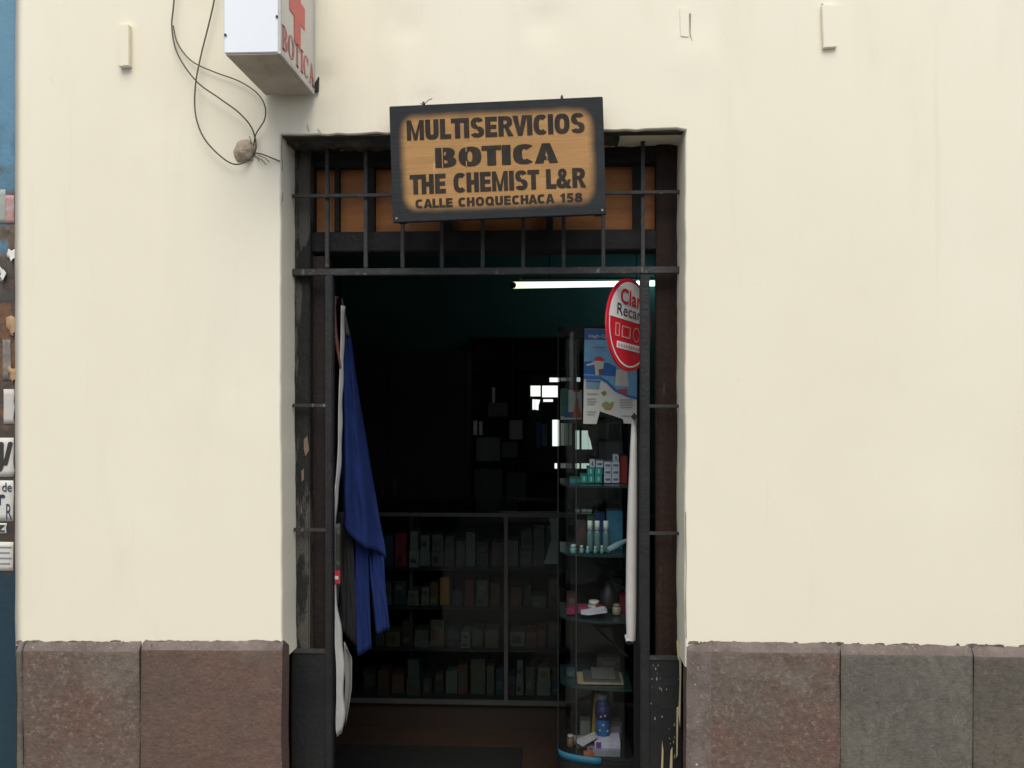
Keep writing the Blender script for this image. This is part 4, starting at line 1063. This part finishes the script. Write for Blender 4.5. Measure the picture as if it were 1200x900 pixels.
carton('crumpled pale wrapper at the left of the bottom shelf', 671, 684, yf_ - 12, yf_ - 6, Q + .04, .04, mk((.26, .24, .22)), mk((.30, .12, .05)), 'pack', 'small_pack', zsnap=zq)
carton('brown pack between the small jar and the leaflet', 676, 690, yf_ - 9, yf_ - 2, Q + .0, .03, mk((.15, .10, .06)), mk((.30, .26, .20)), 'pack', 'small_pack', zsnap=zq)
carton('lilac box leaning behind the blue bottle', 709, 727, yf_ - 30, yf_ - 12, Q + .065, .03, mk((.20, .19, .27)), mk((.10, .10, .14)), 'box', 'carton', zsnap=zq)
carton('pinkish flat pack beside the purple printed box', 688, 700, yf_ - 9, yf_ - 3, Q - .02, .025, mk((.36, .24, .27)), mk((.2, .06, .2)), 'pack', 'small_pack', zsnap=zq)
zq = shelf_z['c']
carton('dim brown box at the left back of the third shelf', 676, 687, yc_ - 34, yc_ - 4, Q + .09, .05, mk((.06, .045, .04)), mk((.12, .04, .05)), 'box', 'carton', zsnap=zq)
zq = shelf_z['d']
carton('dark plum box at the left back of the fourth shelf', 664, 676, yd_ - 26, yd_ - 8, Q + .08, .05, mk((.05, .012, .02)), mk((.08, .07, .06)), 'box', 'carton', zsnap=zq)
carton('dim grey box right behind the dark bag', 716, 729, yd_ - 38, yd_ - 8, Q + .12, .05, mk((.05, .05, .052)), mk((.09, .08, .07)), 'box', 'carton', zsnap=zq)
zq = shelf_z['e']
carton('dim grey carton at the back of the fifth shelf', 700, 727, ye_ - 22, ye_ - 6, Q + .11, .05, mk((.045, .045, .043)), mk((.08, .075, .07)), 'box', 'carton', zsnap=zq)
carton('small dim bluish pack at the left of the fifth shelf', 664, 674, ye_ - 11, ye_ - 3, Q + .03, .04, mk((.03, .05, .07)), mk((.08, .09, .09)), 'pack', 'small_pack', zsnap=zq)
carton('dark grey box on the shelf behind the lower edge of the poster', 702, 730, 506, 528, KY + .22, .05, mk((.06, .058, .055)), None, 'box', 'carton', zsnap=shelf_z['b'] + .075)

# advertising sheet hanging on the cabinet front
PY = KY - .035
def pp(px, py, d_=0.0): return at(px, py, PY - d_)
ps = thing('advert_sheet', tuple(pp(715, 497)), 'blue and white advertising sheet fixed to the top of the display cabinet', 'poster')
sheet_o = MB().prism([pp(*p) for p in ((685, 385), (747, 386), (746, 497), (731, 496), (730, 491), (703, 482), (699, 497), (683.5, 496.5))], (0, .003, 0)).build('sheet', mat('advert_paper', (.58, .58, .53), .5, (.54, .54, .49), 8), ps)
def ink(name, poly, c, d_, c2=None): return MB().prism([pp(px, py, d_) for px, py in poly], (0, .0004, 0)).build(name, mk(c, .5, None, c2, 16), ps)
ink('sky_print', ((685, 385.3), (746.7, 386.3), (746.4, 466), (735, 463), (722, 457), (712, 447), (703, 442), (684.2, 441)), (.10, .30, .50), .0012, (.17, .38, .55))
ink('dark_header', ((685, 385.3), (746.7, 386.3), (746.5, 399), (684.8, 398)), (.03, .12, .32), .0020)
ink('deep_band', ((684.3, 424), (692, 423), (700, 426), (712, 425), (722, 430), (722, 441), (706, 440), (700, 439), (684.2, 438)), (.02, .12, .36), .0020)
ink('curve_band', ((684.2, 440), (703, 441), (712, 446), (722, 456), (735, 462.5), (746.4, 465.5), (746.4, 468.5), (734, 465), (720, 458.5), (711, 449), (703, 444.5), (684.2, 444)), (.03, .14, .38), .0028)
ink('product_picture', ((722, 433), (735, 433), (737, 453), (721, 452)), (.62, .60, .52), .0028)
ink('product_picture', ((696, 423), (708, 422), (707, 431), (704, 440), (698, 439)), (.55, .52, .46), .0028)
ink('product_picture', ((687, 427), (697, 424), (697, 427), (688, 429)), (.6, .6, .58), .0034)
ink('red_cap', ((695.5, 422.5), (698, 418.5), (703, 417.5), (708, 421), (708, 423.5)), (.5, .05, .05), .0034)
ink('grey_patch', ((701, 433), (706, 432), (708, 439), (702, 440)), (.10, .09, .08), .0040)
ink('red_patch', ((724, 456), (735, 456), (735, 463), (730, 461), (724, 458)), (.5, .06, .06), .0034)
ink('picture', ((687, 447), (703, 448), (702, 456), (687, 455)), (.20, .36, .46), .0028)
ink('picture', ((687, 445), (704, 446), (703, 448.5), (687, 447.5)), (.05, .16, .36), .0034)
ink('leaf_picture', ((704, 460), (709, 458), (711, 461), (707, 464)), (.16, .24, .05), .0028)
ink('leaf_picture', ((705, 473), (711, 470), (714, 473), (719, 470), (718, 477), (706, 477)), (.22, .34, .08), .0028)
ink('flower_picture', ((707, 477), (717, 477), (716, 480.5), (709, 480)), (.55, .20, .07), .0028)
for k, (a, c, y) in enumerate(((695, 708, 406.5), (688, 700, 461), (688, 698, 467), (688, 699, 470), (688, 697, 473), (726, 742, 468), (726, 741, 471), (726, 742, 474), (727, 740, 477), (688, 698, 482), (688, 697, 485), (728, 741, 487))):
    ink('print_line', ((a, y), (c, y), (c, y + 1.1), (a, y + 1.1)), (.45, .10, .12) if k == 0 else (.36, .36, .33), .0028)
b = MB(); A_ = pp(690, 397); B_ = pp(716, 392)
add_text(b, 'High-Quality', A_.x, B_.x + .03, A_.z, B_.z, lambda u, w: (u, PY - .0030, w), .01); b.build('lettering', M_paper, ps)

# ------------------------------------------------------------------ counter with glass front
TY = 1.5
tx0, tx1 = at(395, 700, TY).x, .55
ct = thing('shop_counter', ((tx0 + tx1) / 2, TY + .25, FZ), 'long glass fronted shop counter with thin metal edges across the shop', 'counter')
zt = at(600, 598, TY).z; zbt = at(600, 822, TY).z
b = MB(); b.box(tx0, tx1, TY + .012, TY + .5, FZ, zbt - .012); b.build('plinth', mat('brown_plinth', (.030, .019, .014), .5, (.024, .016, .012), 9), ct)
b = MB(); b.box(tx0, tx1, TY, TY + .5, zbt - .011, zbt); b.build('bottom_board', M_dark, ct)
b = MB(); b.box(tx0, tx1, TY + .49, TY + .5, zbt + .001, zt - .02); b.build('back_board', M_dark, ct)
b = MB(); b.box(tx0, tx1, TY - .01, TY + .5, zt - .012, zt - .002); b.build('glass_top', glass('top_glass', (.75, .8, .78), .05), ct)
b = MB(); b.box(tx0, tx1, TY - .012, TY + .010, zt - .030, zt - .0125); b.build('top_rail', M_alu, ct)
b = MB(); b.box(tx0, tx1, TY - .014, TY - .001, zbt - .014, zbt + .006); b.build('bottom_rail', M_alu, ct)
px_ = at(593, 700, TY).x; b = MB(); b.box(px_ - .009, px_ + .009, TY - .011, TY + .008, zbt + .007, zt - .031); b.build('mullion', M_alu, ct)
px_ = at(482.5, 700, TY + .12).x; b = MB(); b.box(px_ - .006, px_ + .006, TY + .10, TY + .12, zbt + .001, zt - .031); b.build('mullion', mat('dim_alu', (.07, .07, .068), .5), ct)
b = MB(); b.box(tx0, tx1, TY - .003, TY + .001, zbt + .007, zt - .031); b.build('glass_pane', M_glass_c, ct)
CSY = {}
for nm, py in (('u', 668), ('m', 714), ('l', 763)):
    z = at(600, py, TY + .02).z; CSY[nm] = z
    b = MB(); b.box(tx0 + .004, tx1 - .004, TY + .02, TY + .488, z - .006, z); b.build('shelf', M_dark, ct)
CSY['b'] = zbt
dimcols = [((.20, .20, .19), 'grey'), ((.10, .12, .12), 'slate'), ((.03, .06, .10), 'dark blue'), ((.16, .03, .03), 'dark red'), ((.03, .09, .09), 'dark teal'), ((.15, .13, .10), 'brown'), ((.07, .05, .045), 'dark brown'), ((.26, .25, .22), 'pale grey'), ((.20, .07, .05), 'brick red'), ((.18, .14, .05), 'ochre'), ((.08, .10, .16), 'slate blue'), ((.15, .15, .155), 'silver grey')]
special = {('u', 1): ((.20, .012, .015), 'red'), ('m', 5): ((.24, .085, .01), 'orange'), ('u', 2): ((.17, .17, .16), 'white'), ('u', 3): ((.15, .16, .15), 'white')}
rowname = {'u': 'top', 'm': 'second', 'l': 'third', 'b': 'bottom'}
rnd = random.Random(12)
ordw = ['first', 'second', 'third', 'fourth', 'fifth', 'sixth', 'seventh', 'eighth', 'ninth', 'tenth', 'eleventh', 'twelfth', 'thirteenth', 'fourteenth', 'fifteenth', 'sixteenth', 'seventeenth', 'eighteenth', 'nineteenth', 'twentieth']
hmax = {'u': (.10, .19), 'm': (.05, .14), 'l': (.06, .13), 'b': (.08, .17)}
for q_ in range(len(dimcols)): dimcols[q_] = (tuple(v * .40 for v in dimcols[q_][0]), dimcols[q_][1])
for rw in 'umlb':
    px = 448 if rw in 'um' else (440 if rw == 'l' else 426); k = 0
    while px < 648 and k < len(ordw):
        w = rnd.uniform(8, 17)
        if px < 592 < px + w + 3: w = 590 - px
        if w < 6: px = 598; continue
        c, cn = special.get((rw, k), dimcols[rnd.randrange(len(dimcols))])
        z = CSY[rw]; h = rnd.uniform(*hmax[rw])
        Yb = TY + .05 + rnd.uniform(0, .05)
        a = at(px, 700, Yb); e2 = at(px + w, 700, Yb)
        parts_ = [(z + .0005, z + h, '')] if rnd.random() < .5 else [(z + .0005, z + h * .48, ', lower one'), (z + h * .48 + .001, z + h, ', upper one')]
        for za, zb3, sfx in parts_:
            xi = rnd.uniform(0, .006) if sfx.startswith(', upper') else 0
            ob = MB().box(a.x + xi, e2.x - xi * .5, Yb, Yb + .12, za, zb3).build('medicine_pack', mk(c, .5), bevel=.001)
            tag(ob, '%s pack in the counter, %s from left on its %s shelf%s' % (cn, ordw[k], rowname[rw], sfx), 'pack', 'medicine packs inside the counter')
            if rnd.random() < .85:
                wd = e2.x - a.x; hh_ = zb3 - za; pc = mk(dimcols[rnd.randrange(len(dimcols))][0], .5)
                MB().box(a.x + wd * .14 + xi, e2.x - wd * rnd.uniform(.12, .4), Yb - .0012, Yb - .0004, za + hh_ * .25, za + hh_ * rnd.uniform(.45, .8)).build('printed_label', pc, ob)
        px += w + rnd.uniform(1, 4); k += 1
# pale sheet painted in place of a reflection in the counter glass
b = MB(); b.prism([at(px, py, TY + .004) for px, py in ((641.5, 602), (654, 602), (654, 661), (637, 661), (641, 650), (646, 632), (644.5, 612))], (0, .002, 0))
tag(b.build('reflection_sheet', mat('painted_reflection', (.30, .30, .27), .8)), 'pale paper stuck inside the counter glass beside the display cabinet', 'paper')
# rubber mat
tag(MB().box(at(380, 880, 1.0).x, at(612, 880, 1.2).x, .30, at(500, 879, 0).y + 1.27, FZ + .001, FZ + .012).build('door_mat', M_mat, bevel=.003), 'black rubber mat on the shop floor behind the threshold', 'mat')

# ------------------------------------------------------------------ back of the shop
WY = 3.0
rk = thing('tall_shelf', tuple(at(600, 800, WY)), 'tall dark shelf unit against the back wall with pale window panes showing through', 'shelf')
rk.location.z = FZ
b = MB(); b.pbox(550, 700, 395, 1010, WY + .22, .02)
b.build('back_board', M_dark, rk)
for px in (551, 601, 655, 699):
    b = MB(); a = at(px, 500, WY); t = at(px, 396, WY); b.box(a.x - .006, a.x + .006, WY, WY + .218, FZ, t.z); b.build('upright', M_dark, rk)
for py in (396, 432, 490, 540, 600, 650):
    b = MB(); a = at(552.5, py, WY); c = at(697.5, py, WY); b.box(a.x, c.x, WY + .004, WY + .216, a.z - .008, a.z); b.build('shelf', M_dark, rk)
cb = thing('dark_cupboard', tuple(at(480, 800, 2.7)), 'black closed cupboard standing behind the counter on the left', 'cupboard'); cb.location.z = FZ
b = MB(); b.pbox(360, 549, 412, 990, 2.72, .45); b.build('body', mat('cupboard_black', (.020, .020, .020), .7), cb)
for a, c in ((362, 454), (456, 547)):
    b = MB(); b.pbox(a, c, 416, 985, 2.70, .018); d_ = b.build('door', mat('cupboard_door', (.024, .024, .024), .7), cb, bevel=.003)
    kx = c - 6 if a < 400 else a + 6
    b = MB(); b.pbox(kx - 1.5, kx + 1.5, 560, 580, 2.68, .019); b.build('handle', M_alu, d_)
# daylit panes in the dark frame behind the shelf
M_day = glow('daylit_pane', (.86, .93, .88), .62)
M_daydim = glow('dim_pane', (.30, .33, .31), .12)
wd = thing('back_window', tuple(at(658, 552, WY - .02)), 'small barred window of daylit panes at the back of the shop', 'window')
b = MB(); b.pbox(619, 697, 438, 553, WY - .03, .02); b.build('frame', M_dark, wd)
def wp(a, c, y0_, y1_, m=None):
    MB().pbox(a, c, y0_, y1_, WY - .033, .0025).build('pane', m or M_day, wd)
for r in ((644, 655, 442.7, 447.6), (675.6, 680, 442.3, 447.3), (621.8, 633.3, 452, 464.4), (635.4, 653.8, 452, 465.4), (624, 626.6, 468, 480), (636.7, 648, 468, 470.8),
          (647.4, 655, 492, 522.7), (674.4, 679, 504.5, 526.5), (681.6, 689, 504.5, 526.5), (650, 652.8, 543, 549), (674.4, 679, 543, 549), (681.2, 690.5, 543, 549)):
    wp(*r)
MB().prism([at(px, py, WY - .033) for px, py in ((627.2, 468), (633, 468.5), (631, 475), (631, 480.5), (627.2, 480))], (0, .0025, 0)).build('pane', M_day, wd)
MB().prism([at(px, py, WY - .033) for px, py in ((689.3, 509), (692, 517), (694, 526.5), (689.3, 526.5))], (0, .0025, 0)).build('pane', M_day, wd)
for r in ((657, 661.5, 493, 522), (662.5, 666, 493, 522), (667, 670, 495, 522), (657, 670, 543, 548.6), (657, 669, 442.6, 446.6)): wp(*r, M_daydim)
Z9 = WY - .06
for (a, c, y0_, y1_, col, lab) in ((558, 586, 513, 540, (.06, .062, .058), 'grey carton on the left half of the back shelf'), (597, 612, 493, 515, (.12, .12, .115), 'pale grey box standing in the middle of the back shelf'),
                               (554.5, 559, 493, 510, (.30, .30, .28), 'thin pale box at the far left of the back shelf'), (561.3, 565, 494, 510, (.30, .30, .28), 'thin pale box just right of the far left one'),
                               (576.5, 579.5, 454, 475, (.25, .25, .24), 'narrow pale pack high on the left of the back shelf'), (628, 634, 495, 525, (.02, .035, .11), 'dark blue folder left of the tall bright pane'),
                               (635, 641, 497, 523, (.05, .06, .10), 'slate blue folder left of the tall bright pane'), (572, 594, 472, 488, (.04, .042, .04), 'dark grey box above the grey carton'),
                               (556, 588, 550, 586, (.022, .023, .022), 'black grey crate low on the left of the back shelf'), (594, 616, 555, 590, (.020, .020, .020), 'black grey crate low in the middle of the back shelf'),
                               (588, 606, 518, 536, (.03, .03, .03), 'low dark tin right of the grey carton')):
    o = carton(lab, a, c, y0_, y1_, Z9, .05, mk(tuple(v * 3.2 for v in col), .6), None, 'box', 'stock_box')
# ------------------------------------------------------------------ fluorescent tube
ta, tb2 = at(602, 334.2, 1.9), at(774, 332.0, 3.255)
lp = thing('tube_light', tuple((ta + tb2) / 2), 'lit fluorescent tube light at the back of the shop', 'lamp')
dv = (tb2 - ta).normalized(); nv_ = Vector((-dv.y, dv.x, 0)).normalized()
tg = bpy.data.materials.new('ageing_tube_glow'); tg.use_nodes = True
tn = tg.node_tree; tbs = tn.nodes['Principled BSDF']; ttc = tn.nodes.new('ShaderNodeTexCoord'); tsp = tn.nodes.new('ShaderNodeSeparateXYZ')
tn.links.new(ttc.outputs['Object'], tsp.inputs[0])
tmr = tn.nodes.new('ShaderNodeMapRange'); tmr.inputs[1].default_value = (ta.x - tb2.x) / 2; tmr.inputs[2].default_value = (tb2.x - ta.x) / 2
tn.links.new(tsp.outputs['X'], tmr.inputs[0])
trp = tn.nodes.new('ShaderNodeValToRGB'); tn.links.new(tmr.outputs[0], trp.inputs[0])
trp.color_ramp.elements[0].color = (.27, .31, .22, 1); trp.color_ramp.elements[1].color = (.62, 1.0, .93, 1)
e_m = trp.color_ramp.elements.new(.35); e_m.color = (.28, .38, .33, 1)
tn.links.new(trp.outputs[0], tbs.inputs['Emission Color']); tbs.inputs['Emission Strength'].default_value = 1.9
MB().tube([ta.lerp(tb2, k / 12) for k in range(13)], .0175, 12).build('tube', tg, lp)
b = MB(); p0 = ta + Vector((0, 0, .026)) + dv * .06; p1 = tb2 + Vector((0, 0, .026)) - dv * .06
b.prism([p0 - nv_ * .008, p0 + nv_ * .008, p1 + nv_ * .008, p1 - nv_ * .008], (0, 0, .014)); b.build('housing', mat('housing_paint', (.05, .07, .07), .6), lp)
for e0, sg_ in ((ta, -1), (tb2, 1)):
    b = MB(); b.tube([e0 + dv * sg_ * .001, e0 + dv * sg_ * .010], .0165, 10); b.build('end_cap', M_alu, lp)
for t_ in (.2, .8):
    p = ta.lerp(tb2, t_) + Vector((0, 0, .041)); b = MB(); b.tube([p, Vector((p.x, p.y, RZ))], .003, 6); b.build('hanger', M_dark, lp)

# ------------------------------------------------------------------ unseen house added across the street to shade the facade and dim reflections
op = thing('house', (0, -6.5, 0), 'plain house across the narrow street, facing the shop', 'house')
b = MB(); b.box(-9, 9, -8.5, -6.2, -.12, 3.0); b.build('wall', mat('pale_plaster', (.62, .58, .50), .9, (.55, .51, .43), 3), op)
b = MB(); b.prism([(-9.3, -5.9, 3.0), (-9.3, -8.7, 3.8), (-9.3, -8.7, 3.0)], (18.6, 0, 0)); b.build('roof', M_tile, op)
for x in (-4.5, -1.2, 2.2, 5.4):
    b = MB(); b.box(x - .45, x + .45, -6.2, -6.16, (-.05 if x in (-1.2, 5.4) else .95), 2.1); b.build('door' if x in (-1.2, 5.4) else 'window', M_brown, op, bevel=.004)
